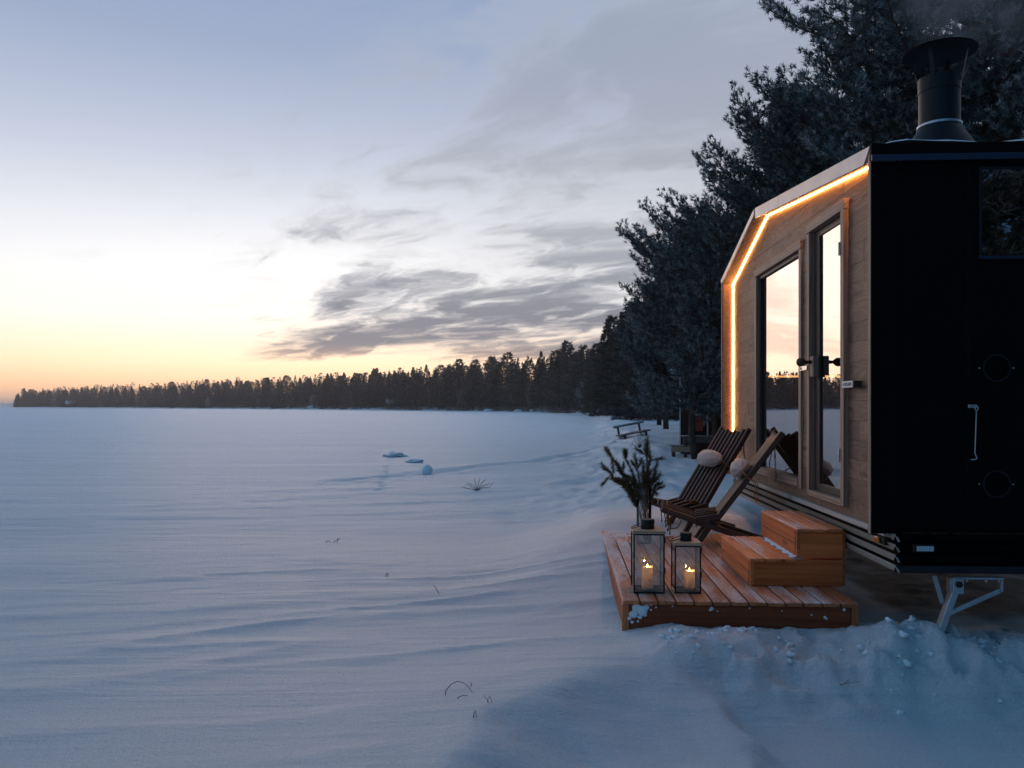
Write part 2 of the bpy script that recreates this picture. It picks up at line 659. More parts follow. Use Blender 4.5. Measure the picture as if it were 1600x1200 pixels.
def wood(name, c1, c2, rough=.65, grain=(1.3, 22, 22), figure=.35, snow=0.0, axis=0, knots=True, spec=.3, bstr=.35, snow_scale=(1.2, 6, 6)):
    """grain along local x (or another axis), a shift per board, knots, optional frost on faces that look up"""
    m, t, out = base_mat(name)
    tc = t.n('ShaderNodeTexCoord').outputs['Object']
    oi = t.n('ShaderNodeObjectInfo')
    off = t.vm('SCALE', (3.7, 5.3, 9.1), scale=t.m('MULTIPLY', oi.outputs['Random'], 13.0))
    v = t.vm('ADD', tc, off)
    sc = list(grain)
    if axis == 2:
        sc = [grain[1], grain[2], grain[0]]
    if axis == 1:
        sc = [grain[1], grain[0], grain[2]]
    g = t.mapping(v, scale=tuple(sc))
    n1 = t.noise(g, 1.0, 6, .62, .6)
    fv = t.mapping(v, scale=tuple(k * .16 + .3 for k in sc))
    if name == 'facade_wood':
        vk = t.n('ShaderNodeTexVoronoi', feature='F1')
        t._in(vk.inputs['Vector'], t.vm('ADD', t.mapping(v, scale=(1.1, 5.5, 5.5)), t.vm('SCALE', (1, 1, 1), scale=t.m('MULTIPLY', t.noise(v, 3.0, 3), .5))))
        vk.inputs['Scale'].default_value = 1.0
        rings = t.m('ADD', .5, t.m('MULTIPLY', .5, t.m('SINE', t.m('MULTIPLY', vk.outputs['Distance'], 46.0))))
        n1 = t.m('ADD', t.m('MULTIPLY', n1, .55), t.m('MULTIPLY', t.noise(t.mapping(v, scale=(2.2, 7, 7)), 1.0, 5, .6), .45))
    w = t.n('ShaderNodeTexWave', wave_type='RINGS', rings_direction='SPHERICAL')
    t._in(w.inputs['Vector'], fv)
    w.inputs['Scale'].default_value = 2.6
    w.inputs['Distortion'].default_value = 5.0
    w.inputs['Detail'].default_value = 3.0
    w.inputs['Detail Scale'].default_value = 1.3
    fig = rings if name == 'facade_wood' else w.outputs['Fac']
    f = t.m('ADD', t.m('MULTIPLY', n1, 1 - figure), t.m('MULTIPLY', fig, figure))
    c = t.ramp(f, [(.28, c1), (.72, c2)])
    tone = t.m('ADD', .70, t.m('MULTIPLY', oi.outputs['Random'], .56))
    c = t.mix(1.0, c, tone, 'MULTIPLY')
    if knots:
        vo = t.n('ShaderNodeTexVoronoi', feature='F1')
        t._in(vo.inputs['Vector'], t.mapping(v, scale=tuple(1.7 if i == axis else 7.0 for i in range(3))))
        vo.inputs['Scale'].default_value = 1.0
        k = t.smooth(vo.outputs['Distance'], .20, .06)
        c = t.mix(t.m('MULTIPLY', k, .75), c, tuple(q * .35 for q in c1))
    stn = t.noise(v, 2.2, 6, .65)
    c = t.mix(t.smooth(stn, .52, .80, 0.0, .45), c, tuple(q * .45 for q in c1))
    rg = rough
    if snow > 0:
        nz = t.n('ShaderNodeSeparateXYZ')
        t._in(nz.inputs[0], t.n('ShaderNodeNewGeometry').outputs['Normal'])
        sv = t.mapping(t.n('ShaderNodeTexCoord').outputs['Object'], scale=snow_scale)
        big = t.noise(t.vm('ADD', sv, off), .9, 3, .5)
        fine = t.noise(t.vm('ADD', tc, off), 55, 4, .7)
        sm = t.m('ADD', t.m('MULTIPLY', big, 1.0), t.m('MULTIPLY', t.m('SUBTRACT', fine, .5), .7))
        sm = t.smooth(sm, .62 - snow * .25, .95 - snow * .25)
        sm = t.m('MULTIPLY', t.m('MULTIPLY', sm, t.smooth(nz.outputs[2], .35, .8)), .72)
        c = t.mix(sm, c, (.78, .80, .84))
    principled(t, out, c, rg, 0, spec, f, bstr, .0025)
    return m


def build_materials():
    # snow with bare soil where the mask says so
    m, t, out = base_mat('snow')
    tc = t.n('ShaderNodeTexCoord').outputs['Object']
    att = t.n('ShaderNodeAttribute', attribute_name='bare')
    fine = t.noise(tc, 42, 5, .68)
    mid = t.noise(t.mapping(tc, rot=(0, 0, radians(-9)), scale=(.55, 3.2, 1)), 1.5, 6, .6, .4)
    strk = t.noise(t.mapping(tc, rot=(0, 0, radians(-5)), scale=(.06, .55, 1)), 1.0, 7, .62, .5)
    h = t.m('ADD', t.m('ADD', t.m('MULTIPLY', fine, .040), t.m('MULTIPLY', t.noise(tc, 130, 3, .7), .030)), t.m('ADD', t.m('MULTIPLY', mid, .065), t.m('MULTIPLY', strk, .42)))
    tint = t.mix(t.noise(tc, 300, 2, .5), (.74, .80, .86), (.86, .89, .93))
    tint = t.mix(t.smooth(strk, .42, .58), tint, (.86, .885, .92))
    tint = t.mix(t.smooth(t.noise(tc, 85, 3, .75), .40, .62), t.mix(1.0, tint, (.87, .885, .90), 'MULTIPLY'), tint)
    tint = t.mix(t.smooth(t.noise(tc, 150, 1, .5), .70, .76), tint, (.97, .97, .98))  # snow sparkle painted into the colour as scattered bright specks
    soil = t.mix(t.noise(tc, 14, 6, .7), (.05, .04, .032), (.16, .13, .11))
    c = t.mix(att.outputs['Fac'], tint, soil)
    principled(t, out, c, .52, 0, .45, h, .75, 1.0)
    m, t, out = base_mat('snow_clump')
    tc = t.n('ShaderNodeTexCoord').outputs['Object']
    principled(t, out, t.mix(t.noise(tc, 30, 4), (.74, .80, .86), (.86, .89, .93)), .6, 0, .4, t.noise(tc, 40, 5, .7), .6, .02)
    # timber
    wood('facade_wood', (.095, .051, .033), (.215, .126, .084), .6, (1.3, 14, 14), .20, bstr=.55)
    wood('trim_wood', (.17, .105, .076), (.34, .225, .165), .6, (1.3, 24, 24), .25, bstr=.4, knots=False)
    wood('trim_wood_upright', (.17, .105, .076), (.34, .225, .165), .6, (1.3, 24, 24), .25, axis=2, bstr=.4, knots=False)
    wood('dark_frame_wood', (.03, .02, .016), (.07, .048, .038), .5, (1.3, 24, 24), .25, axis=2, knots=False)
    wood('skirt_wood', (.34, .31, .27), (.52, .485, .435), .6, (1.0, 36, 36), .2, bstr=.2)
    wood('deck_wood', (.34, .095, .034), (.62, .22, .088), .62, (1.0, 30, 30), .12, snow=.95, bstr=.2)
    wood('deck_fascia_wood', (.22, .038, .010), (.40, .092, .026), .6, (.9, 17, 17), .10, bstr=.15)
    wood('step_wood', (.42, .105, .032), (.72, .24, .080), .6, (1.0, 30, 30), .12, snow=.85, bstr=.2)
    wood('step_riser_wood', (.42, .085, .020), (.68, .19, .050), .6, (.9, 17, 17), .10, bstr=.15)
    wood('chair_wood', (.040, .019, .013), (.092, .048, .034), .5, (1.5, 30, 30), .2, knots=False, spec=.4)
    wood('lantern_wood', (.33, .20, .12), (.52, .34, .22), .55, (3, 40, 40), .3, knots=False)
    wood('grey_wood', (.045, .035, .03), (.12, .095, .08), .7, (1.3, 20, 20), .3, snow=.9)
    wood('red_board', (.028, .010, .008), (.06, .02, .014), .8, (20, 20, 1.2), .2, axis=2, knots=False)
    wood('interior_wood', (.10, .05, .025), (.20, .11, .055), .6, (1.0, 15, 15), .4)
    plain('white_trim', (.55, .53, .52), .6)
    plain('curtain', (.30, .05, .04), .9)
    plain('black_paint', (.0014, .0016, .0026), .65, 0, .06, var=.2, scale=3)
    plain('black_sheet', (.006, .009, .016), .45, 0, .35, var=.25, scale=5)
    plain('navy_sheet', (.020, .034, .070), .4, .2, .4, var=.2, scale=5)
    plain('flashing', (.40, .39, .40), .45, .25, .4, var=.08, scale=3)
    plain('galvanised', (.42, .46, .50), .42, .75, .5, var=.25, scale=18)
    plain('zinc', (.55, .58, .62), .3, .9, .5, var=.1, scale=18)
    plain('black_metal', (.010, .011, .013), .42, .3, .4, var=.2, scale=20)
    plain('stove_pipe', (.006, .008, .013), .48, .1, .25, var=.2, scale=10)
    plain('rope', (.20, .10, .045), .9, 0, .1, var=.3, scale=60)
    plain('cord', (.33, .14, .06), .9, 0, .1, var=.3, scale=60)
    plain('bark', (.055, .042, .035), .95, 0, .1, var=.5, scale=6, bstr=.6)
    plain('twig_bark', (.09, .06, .045), .9, 0, .1)
    plain('dry_stem', (.07, .05, .04), .9, 0, .1)
    plain('rubber', (.008, .008, .009), .7)
    plain('house_wall', (.07, .045, .04), .8)
    plain('sign_white', (.72, .66, .62), .6, var=.05)
    plain('sign_letter', (.02, .018, .02), .6)
    plain('knob_wood', (.05, .03, .022), .5)
    plain('dark_interior', (.02, .012, .008), .8)
    plain('reflector', (.45, .55, .62), .2, .4, .6, var=.15, scale=60)
    m, t, out = base_mat('linen')
    tc = t.n('ShaderNodeTexCoord').outputs['Object']
    weave = t.noise(tc, 220, 2, .6)
    principled(t, out, t.mix(t.noise(tc, 10, 4), (.42, .34, .30), (.56, .46, .41)), .92, 0, .1, t.m('ADD', weave, t.m('MULTIPLY', t.noise(tc, 25, 3), 2)), .3, .004, Sheen_Weight=.3)
    # amber lens
    m, t, out = base_mat('amber_lens')
    principled(t, out, (.85, .20, .01), .15, 0, .6, None, Transmission_Weight=.25, Coat_Weight=.5)
    # led and flame
    for nm, col, st in (('led', (1, .41, .10), 105.0), ('bench_led', (1, .50, .17), 16.0), ('flame', (1, .55, .16), 30.0)):
        m, t, out = base_mat(nm)
        em = t.n('ShaderNodeEmission')
        em.inputs[0].default_value = (*col, 1)
        em.inputs[1].default_value = st
        t.nt.links.new(em.outputs[0], out.inputs[0])
    m, t, out = base_mat('wax')
    df = t.n('ShaderNodeBsdfDiffuse')
    df.inputs['Color'].default_value = (.82, .76, .66, 1)
    tl = t.n('ShaderNodeBsdfTranslucent')
    tl.inputs['Color'].default_value = (.86, .72, .54, 1)
    mx = t.n('ShaderNodeMixShader')
    mx.inputs[0].default_value = .30
    t.nt.links.new(df.outputs[0], mx.inputs[1])
    t.nt.links.new(tl.outputs[0], mx.inputs[2])
    t.nt.links.new(mx.outputs[0], out.inputs[0])
    plain('wax_body', (.80, .76, .68), .5, 0, .4, var=.03)
    # mirror-coated panes
    m, t, out = base_mat('coated_glass')
    gl = t.n('ShaderNodeBsdfGlossy')
    gl.inputs['Color'].default_value = (.50, .53, .56, 1)
    gl.inputs['Roughness'].default_value = 0.0
    tr = t.n('ShaderNodeBsdfTransparent')
    tr.inputs['Color'].default_value = (.45, .42, .40, 1)
    mx = t.n('ShaderNodeMixShader')
    fr = t.n('ShaderNodeLayerWeight')
    fr.inputs['Blend'].default_value = .35
    bf = t.n('ShaderNodeNewGeometry').outputs['Backfacing']
    t._in(mx.inputs[0], t.m('MULTIPLY', t.m('ADD', .50, t.m('MULTIPLY', fr.outputs['Facing'], .38), clamp=True), t.m('SUBTRACT', 1.0, bf)))
    t.nt.links.new(tr.outputs[0], mx.inputs[1])
    t.nt.links.new(gl.outputs[0], mx.inputs[2])
    t.nt.links.new(mx.outputs[0], out.inputs[0])
    m, t, out = base_mat('dark_glass')
    principled(t, out, (.002, .002, .003), .02, 0, .9)
    # frosted lantern panes
    m, t, out = base_mat('lantern_glass')
    tc = t.n('ShaderNodeTexCoord').outputs['Object']
    fz = t.noise(tc, 9, 6, .65)
    tr = t.n('ShaderNodeBsdfTransparent')
    tr.inputs['Color'].default_value = (.90, .92, .92, 1)
    df = t.n('ShaderNodeBsdfDiffuse')
    df.inputs['Color'].default_value = (.75, .76, .78, 1)
    tl = t.n('ShaderNodeBsdfTranslucent')
    tl.inputs['Color'].default_value = (.75, .76, .78, 1)
    ad = t.n('ShaderNodeMixShader')
    ad.inputs[0].default_value = .5
    t.nt.links.new(df.outputs[0], ad.inputs[1])
    t.nt.links.new(tl.outputs[0], ad.inputs[2])
    m1 = t.n('ShaderNodeMixShader')
    t._in(m1.inputs[0], t.m('ADD', .05, t.m('MULTIPLY', t.smooth(fz, .46, .72), .22)))
    t.nt.links.new(tr.outputs[0], m1.inputs[1])
    t.nt.links.new(ad.outputs[0], m1.inputs[2])
    gl = t.n('ShaderNodeBsdfGlossy')
    gl.inputs['Roughness'].default_value = .03
    m2 = t.n('ShaderNodeMixShader')
    lw = t.n('ShaderNodeFresnel')
    lw.inputs[0].default_value = 1.45
    t._in(m2.inputs[0], t.m('ADD', .03, lw.outputs[0], clamp=True))
    t.nt.links.new(m1.outputs[0], m2.inputs[1])
    t.nt.links.new(gl.outputs[0], m2.inputs[2])
    t.nt.links.new(m2.outputs[0], out.inputs[0])
    m, t, out = base_mat('clear_glass')
    tr = t.n('ShaderNodeBsdfTransparent')
    tr.inputs['Color'].default_value = (.93, .95, .95, 1)
    gl = t.n('ShaderNodeBsdfGlossy')
    gl.inputs['Roughness'].default_value = .02
    m2 = t.n('ShaderNodeMixShader')
    lw = t.n('ShaderNodeFresnel')
    lw.inputs[0].default_value = 1.45
    t._in(m2.inputs[0], t.m('ADD', .02, lw.outputs[0], clamp=True))
    t.nt.links.new(tr.outputs[0], m2.inputs[1])
    t.nt.links.new(gl.outputs[0], m2.inputs[2])
    t.nt.links.new(m2.outputs[0], out.inputs[0])
    # needles; the frost attribute is set clump by clump
    for nm, dark, mid_, frost, amt in (('pine_needles', (.016, .037, .036), (.060, .093, .085), (.40, .43, .46), .60),
                                       ('far_needles', (.016, .022, .020), (.050, .056, .050), (.18, .18, .19), .45),
                                       ('birch_frost', (.16, .14, .14), (.30, .28, .28), (.42, .40, .42), .8),
                                       ('vase_needles', (.030, .040, .018), (.12, .115, .055), (.22, .21, .14), .40)):
        m, t, out = base_mat(nm)
        att = t.n('ShaderNodeAttribute', attribute_name='frost')
        oi = t.n('ShaderNodeObjectInfo')
        a = att.outputs['Fac']
        c = t.mix(t.smooth(a, 0, .6), dark, mid_)
        if nm == 'pine_needles':
            bn = t.noise(t.n('ShaderNodeTexCoord').outputs['Object'], .9, 3, .6)
            c = t.mix(t.m('MULTIPLY', t.smooth(bn, .45, .62), .8), c, t.mix(a, (.022, .018, .014), (.105, .088, .074)))
        c = t.mix(t.m('MULTIPLY', t.smooth(a, .45, 1.0), amt), c, frost)
        c = t.mix(1.0, c, t.m('ADD', .75, t.m('MULTIPLY', oi.outputs['Random'], .5)), 'MULTIPLY')
        b = principled(t, out, c, .8, 0, .15)


build_materials()
M = MATS


# ------------------------------------------------------------------ ground
def axis_coords(lo, hi, step, far_lo, far_hi, grow):
    mid = list(np.arange(lo, hi + 1e-6, step))
    a, s = [], step
    p = lo
    while p > far_lo:
        s *= grow
        p -= s
        a.append(p)
    b, s = [], step
    p = hi
    while p < far_hi:
        s *= grow
        p += s
        b.append(p)
    return np.array(a[::-1] + mid + b)


def build_ground():
    xs = axis_coords(-3.0, 4.2, .034, -3000, 2500, 1.035)
    ys = axis_coords(2.7, 10.0, .034, -120, 4500, 1.022)
    X, Y = np.meshgrid(xs, ys)
    z, bare = ground_z(X.ravel(), Y.ravel(), True)
    nx, ny = len(xs), len(ys)
    v = np.stack([X.ravel(), Y.ravel(), z], 1)
    i = np.arange(nx - 1)[None, :] + nx * np.arange(ny - 1)[:, None]
    f = np.stack([i, i + 1, i + nx + 1, i + nx], -1).reshape(-1, 4)
    me = np_mesh('snow_ground', v, f, M['snow'], True, {'bare': bare})
    o = link('snow_ground', me)
    tag(o, 'wind-rippled blue snow over the frozen lake and its bank', kind='structure')
    return len(f)


NG = build_ground()


# ------------------------------------------------------------------ sauna cabin
def clip_poly(poly, prof):
    """clip a polygon by a convex profile (Sutherland-Hodgman), both lists of (x, z), profile counter-clockwise"""
    out = poly
    n = len(prof)
    for i in range(n):
        a, b = prof[i], prof[(i + 1) % n]
        nx_, nz_ = -(b[1] - a[1]), b[0] - a[0]
        inp, out = out, []
        for j in range(len(inp)):
            p, q = inp[j], inp[(j + 1) % len(inp)]
            dp = (p[0] - a[0]) * nx_ + (p[1] - a[1]) * nz_
            dq = (q[0] - a[0]) * nx_ + (q[1] - a[1]) * nz_
            if dp >= 0:
                out.append(p)
            if (dp >= 0) != (dq >= 0):
                k = dp / (dp - dq)
                out.append((p[0] + (q[0] - p[0]) * k, p[1] + (q[1] - p[1]) * k))
        if len(out) < 3:
            return []
    return out


PROF = [(0.0, .79), (0.0, 3.29), (2.963, 3.62), (4.57, 3.14), (4.57, .79)]     # outer outline of the front
WALL_Y = -.13
CAB_DEPTH = -2.45


def offset_prof(pts, t):
    """inner offset of the open outline (walking near side, up, over, down)"""
    res = []
    for i, p in enumerate(pts):
        ds = []
        if i > 0:
            ds.append((Vector(pts[i]) - Vector(pts[i - 1])).normalized())
        if i < len(pts) - 1:
            ds.append((Vector(pts[i + 1]) - Vector(pts[i])).normalized())
        ns = [Vector((d.y, -d.x)) for d in ds]
        if len(ns) == 1:
            res.append((p[0] + ns[0].x * t, p[1] + ns[0].y * t))
        else:
            bis = (ns[0] + ns[1]).normalized()
            k = t / bis.dot(ns[0])
            res.append((p[0] + bis.x * k, p[1] + bis.y * k))
    return res


def build_cabin():
    cab = empty('sauna_cabin', CAB, CAB_RZ,
                'dark sauna cabin on a trailer with wooden glazed front and glowing light strip', 'cabin')
    inner = offset_prof(PROF, .055)
    ccw = [(p[0], p[1]) for p in reversed(inner)]
    # --- wooden surround of the front
    for i in range(4):
        q = [PROF[i], PROF[i + 1], inner[i + 1], inner[i]]
        MB().prism(q, -.004, WALL_Y - .03).build('frame_board', M['trim_wood'], cab)
    # --- pale metal verge, in lengths with visible joints
    outer = offset_prof(PROF, -.012)
    vin = offset_prof(PROF, .090)

    def seg(i, a, b, lo, hi, y0, y1, mat, name):
        def L(P, k):
            return (P[i][0] + (P[i + 1][0] - P[i][0]) * k, P[i][1] + (P[i + 1][1] - P[i][1]) * k)
        return MB().prism([L(lo, a), L(lo, b), L(hi, b), L(hi, a)], y0, y1).build(name, mat, cab)
    thin = offset_prof(PROF, .045)
    for i, a, b in ((1, 0, .698), (1, .7005, .985), (2, .003, .998)):
        seg(i, a, b, outer, vin if i == 1 else thin, .014, -.002, M['flashing'], 'verge_flashing')
    for i, a, b in ((0, 0.0, 1.0), (3, .003, 1.0)):
        seg(i, a, b, offset_prof(PROF, -.004), offset_prof(PROF, .035), .006, -.002, M['trim_wood_upright'], 'corner_batten')
    # --- front wall of short boards round the openings
    door = (.80, 1.59, .90, 3.105)
    win = (1.86, 3.40, .945, 3.03)
    rnd = random.Random(3)
    z0 = .805
    rows = int((3.62 - z0) / .142) + 1
    for r in range(rows):
        zl, zh = z0 + r * .142, z0 + (r + 1) * .142 - .0018
        cuts = [zl, zh]
        for o in (door, win):
            for zz in (o[2], o[3]):
                if zl + .01 < zz < zh - .01:
                    cuts.append(zz)
        cuts.sort()
        joints = [.055]
        p = .055 - rnd.uniform(0, .7)
        while p < 4.5:
            p += rnd.uniform(.45, 1.05)
            joints.append(min(p, 4.515))
        for ca, cb in zip(cuts[:-1], cuts[1:]):
            mid = (ca + cb) / 2
            for ja, jb in zip(joints[:-1], joints[1:]):
                if jb - ja < .03:
                    continue
                spans = [(ja, jb - .0014)]
                for o in (door, win):
                    if o[2] < mid < o[3]:
                        ns = []
                        for (a, b) in spans:
                            if b <= o[0] or a >= o[1]:
                                ns.append((a, b))
                            else:
                                if a < o[0]:
                                    ns.append((a, o[0]))
                                if b > o[1]:
                                    ns.append((o[1], b))
                        spans = ns
                for (a, b) in spans:
                    if b - a < .015:
                        continue
                    poly = clip_poly([(a, ca), (b, ca), (b, cb), (a, cb)], ccw)
                    if len(poly) < 3:
                        continue
                    yo = WALL_Y + rnd.uniform(-.0012, .0012)
                    MB().prism(poly, yo, WALL_Y - .03).build('plank', M['facade_wood'], cab)
    # backing behind the boards, in four pieces round the openings
    yb0, yb1 = WALL_Y - .034, WALL_Y - .075
    for poly in ([(.055, .80), (4.51, .80), (4.51, .90), (.055, .90)],
                 [(.055, .90), (.80, .90), (.80, 3.30), (.055, 3.24)],
                 [(1.59, .90), (1.86, .90), (1.86, 3.40), (1.59, 3.40)],
                 [(3.40, .90), (4.51, .90), (4.51, 3.08), (3.40, 3.42)],
                 [(.80, 3.105), (1.59, 3.105), (1.59, 3.38), (.80, 3.30)],
                 [(1.86, 3.03), (3.40, 3.03), (3.40, 3.42), (2.96, 3.55), (1.86, 3.42)],
                 [(1.86, .90), (3.40, .90), (3.40, .945), (1.86, .945)]):
        MB().prism(poly, yb0, yb1).build('wall_backing', M['dark_interior'], cab)
    # bottom ledge under the boards
    MB().box((.05, WALL_Y + .03, .765), (4.52, WALL_Y - .03, .803), .003).build('bottom_rail', M['skirt_wood'], cab)

    # --- fixed window
    w = empty('window')
    w.parent = cab
    a0, a1, b0, b1 = win
    T = WALL_Y + .024
    MB().box((a0 - .035, T, b1 - .025), (a1 + .05, WALL_Y - .02, b1 + .050), .003).build('head_trim', M['trim_wood'], w)
    MB().box((a0 - .030, T - .004, b0 - .055), (a0 + .035, WALL_Y - .02, b1 - .026), .003).build('side_trim', M['trim_wood_upright'], w)
    MB().box((a1 - .03, T - .004, b0 - .055), (a1 + .045, WALL_Y - .02, b1 - .026), .003).build('side_trim', M['trim_wood_upright'], w)
    MB().box((a0 + .036, T + .006, b0 - .045), (a1 - .031, WALL_Y - .06, b0 + .028), .003).build('sill', M['trim_wood'], w)
    for (x0, x1, zl, zh) in ((a0 + .035, a0 + .065, b0 + .028, b1 - .026), (a1 - .068, a1 - .03, b0 + .028, b1 - .026)):
        MB().box((x0, WALL_Y - .012, zl), (x1, WALL_Y - .10, zh), .003).build('jamb', M['dark_frame_wood'], w)
    MB().box((a0 + .066, WALL_Y - .012, b1 - .062), (a1 - .069, WALL_Y - .10, b1 - .026), .003).build('head_jamb', M['dark_frame_wood'], w)
    MB().box((a0 + .062, WALL_Y - .036, b0 + .02), (a1 - .064, WALL_Y - .044, b1 - .058)).build('pane', M['coated_glass'], w)

    # --- door
    a0, a1, b0, b1 = door
    tr = empty('door_trim')
    tr.parent = cab
    MB().box((a0 - .055, T + .012, b1 - .02), (a1 + .05, WALL_Y - .02, b1 + .055), .003).build('head_trim', M['trim_wood'], tr)
    MB().box((a0 - .050, T + .014, b0 - .03), (a0 + .018, WALL_Y - .02, b1 - .021), .003).build('side_trim', M['trim_wood_upright'], tr)
    MB().box((a1 - .018, T + .006, b0 - .03), (a1 + .045, WALL_Y - .02, b1 - .021), .003).build('side_trim', M['trim_wood_upright'], tr)
    MB().box((a0 + .019, T + .012, b0 - .035), (a1 - .019, WALL_Y - .06, b0 + .012), .003).build('threshold', M['trim_wood'], tr)
    dr = empty('door')
    dr.parent = cab
    D0, D1 = WALL_Y - .018, WALL_Y - .065
    MB().box((a0 + .022, D0, b0 + .016), (a0 + .050, D1, b1 - .024), .003).build('stile', M['dark_frame_wood'], dr)
    MB().box((a1 - .135, D0, b0 + .016), (a1 - .022, D1, b1 - .024), .003).build('stile', M['dark_frame_wood'], dr)
    MB().box((a0 + .051, D0 - .001, b0 + .016), (a1 - .136, D1, b0 + .075), .003).build('rail', M['dark_frame_wood'], dr)
    MB().box((a0 + .051, D0 - .001, b1 - .075), (a1 - .136, D1, b1 - .024), .003).build('rail', M['dark_frame_wood'], dr)
    MB().box((a0 + .047, D0 - .012, b0 + .07), (a1 - .131, D0 - .020, b1 - .07)).build('pane', M['coated_glass'], dr)
    hd = MB().box((a1 - .145, D0 + .055, 1.86), (a1 - .055, D0 - .004, 2.035), .008).build('latch_block', M['trim_wood_upright'], dr)
    kb = MB()
    prof = [(.004, 0), (.016, .004), (.014, .03), (.013, .048), (.022, .056), (.033, .070), (.038, .088), (.034, .106), (.022, .119), (.004, .124)]
    vs_ = MB().lathe(prof, 20)
    Rm = Matrix.Translation((a1 - .10, D0 + .053, 1.985)) @ Matrix.Rotation(radians(-90), 4, 'X')
    kb.add([Rm @ Vector(p) for p in vs_.v], vs_.f, True)
    kb.build('knob', M['knob_wood'], hd)
    sp = MB()
    sp.box((a1 + .012, T + .010, 1.925), (a1 + .20, T + .016, 1.963), .002)
    sp.lathe([(.012, 0), (.012, .006), (.002, .008)], 12, (a1 + .17, 0, 0))
    n = len(sp.v) - 36
    for k in range(n, len(sp.v)):
        x_, y_, z_ = sp.v[k]
        sp.v[k] = (x_, T + .016 + z_, 1.944 + y_)
    sp.build('strike_plate', M['zinc'], cab)
    for zc in (2.75, 1.2):
        MB().box((a0 + .016, T + .026, zc), (a0 + .034, T + .002, zc + .10), .003).build('hinge', M['galvanised'], cab)
    # --- black end wall
    yl, yr = -.002, CAB_DEPTH
    MB().box((.003, -.1665, .80), (.045, -.612, 3.20)).build('black_panel', M['black_paint'], cab)
    MB().box((.003, -.618, .80), (.045, yr, 3.20)).build('black_panel', M['black_paint'], cab)
    MB().box((.010, -.6115, .80), (.030, -.6185, 3.20)).build('panel_joint', M['navy_sheet'], cab)
    MB().box((-.006, .001, .792), (-.0006, -.166, 3.20), .001).build('corner_trim', M['black_paint'], cab)
    # side window
    sw = empty('side_window')
    sw.parent = cab
    wy0, wy1, wz0, wz1 = -.70, -1.55, 2.585, 3.14
    MB().box((-.004, wy0 + .018, wz0 - .018), (.004, wy1 - .018, wz0), .001).build('frame', M['navy_sheet'], sw)
    MB().box((-.004, wy0 + .018, wz1), (.004, wy1 - .018, wz1 + .018), .001).build('frame', M['black_sheet'], sw)
    MB().box((-.0035, wy0 + .018, wz0 + .001), (.004, wy0, wz1 - .001), .001).build('frame', M['black_sheet'], sw)
    MB().box((-.0035, wy1, wz0 + .001), (.004, wy1 - .018, wz1 - .001), .001).build('frame', M['black_sheet'], sw)
    MB().box((-.001, wy0, wz0), (.0015, wy1, wz1)).build('pane', M['coated_glass'], sw)
    # two round vents
    for zc in (1.863, 1.115):
        vt = empty('vent_grille')
        vt.parent = cab
        R = .088
        ring = MB()
        seg_n = 28
        for k in range(seg_n):
            t0, t1 = 2 * pi * k / seg_n, 2 * pi * (k + 1) / seg_n
            q = [(R * cos(t0), R * sin(t0)), (R * cos(t1), R * sin(t1)), ((R - .008) * cos(t1), (R - .008) * sin(t1)), ((R - .008) * cos(t0), (R - .008) * sin(t0))]
            pts = [(-.010, -.79 - a, zc + b) for a, b in q] + [(.003, -.79 - a, zc + b) for a, b in q]
            ring.add(pts, [(0, 1, 2, 3), (7, 6, 5, 4), (0, 4, 5, 1), (3, 2, 6, 7)])
        ring.build('rim', M['black_sheet'], vt)
        for k in range(8):
            zz = zc - .063 + k * .018
            hw = math.sqrt(max(.001, (R - .008) ** 2 - (zz - zc) ** 2))
            MB().bar((-.004, -.79 - hw, zz), (-.004, -.79 + hw, zz), .002, .012, up=(.6, 0, 1), ch=0).build('slat', M['black_paint'], vt)
        for sy in (-.106, .106):
            sc = MB()
            sc.lathe([(.0055, 0), (.005, .003), (.001, .004)], 10)
            sc.v = [(-p[2] + .003, -.79 + sy + p[0], zc + p[1]) for p in sc.v]
            sc.build('screw', M['zinc'], vt)
    # hook on the wall
    hk = empty('door_hook')
    hk.parent = cab
    MB().box((-.006, -.612, 1.606), (.003, -.665, 1.628), .002).build('hook_plate', M['zinc'], hk)
    pts = [(-.012, -.655, 1.622), (-.016, -.668, 1.610), (-.016, -.664, 1.594), (-.016, -.656, 1.588), (-.016, -.648, 1.598), (-.014, -.650, 1.612), (-.012, -.656, 1.612)]
    MB().tube(pts, .0032, 6).tube([(-.015, -.656, 1.588), (-.015, -.652, 1.45), (-.015, -.647, 1.32), (-.015, -.648, 1.31), (-.015, -.657, 1.292),
                                   (-.015, -.658, 1.280), (-.015, -.652, 1.275), (-.016, -.622, 1.274)], .0034, 6).build('hook_rod', M['zinc'], hk)
    # --- rest of the shell
    MB().box((4.50, WALL_Y - .08, .80), (4.55, yr, 3.10)).build('far_wall', M['interior_wood'], cab)
    MB().box((.05, yr, .80), (4.50, yr + .05, 3.25)).build('rear_wall', M['interior_wood'], cab)
    MB().box((.02, WALL_Y - .08, .74), (4.52, yr, .80)).build('cabin_floor', M['interior_wood'], cab)
    MB().box((.0455, WALL_Y - .08, .805), (.06, yr + .06, 3.22)).build('inner_lining', M['dark_interior'], cab)
    for i in (1, 2):
        q = [PROF[i], PROF[i + 1], inner[i + 1], inner[i]]
        MB().prism(q, WALL_Y - .031, yr).build('roof_slab', M['black_sheet'], cab)
    # roof edge above the black wall
    MB().box((-.035, .012, 3.205), (-.003, yr, 3.312), .003).build('eave_board', M['black_paint'], cab)
    MB().box((-.050, .013, 3.196), (-.0355, yr, 3.236), .002).build('drip_edge', M['navy_sheet'], cab)
    # snow lying on the roof
    sv, sf = [], []
    nx_, ny_ = 60, 26
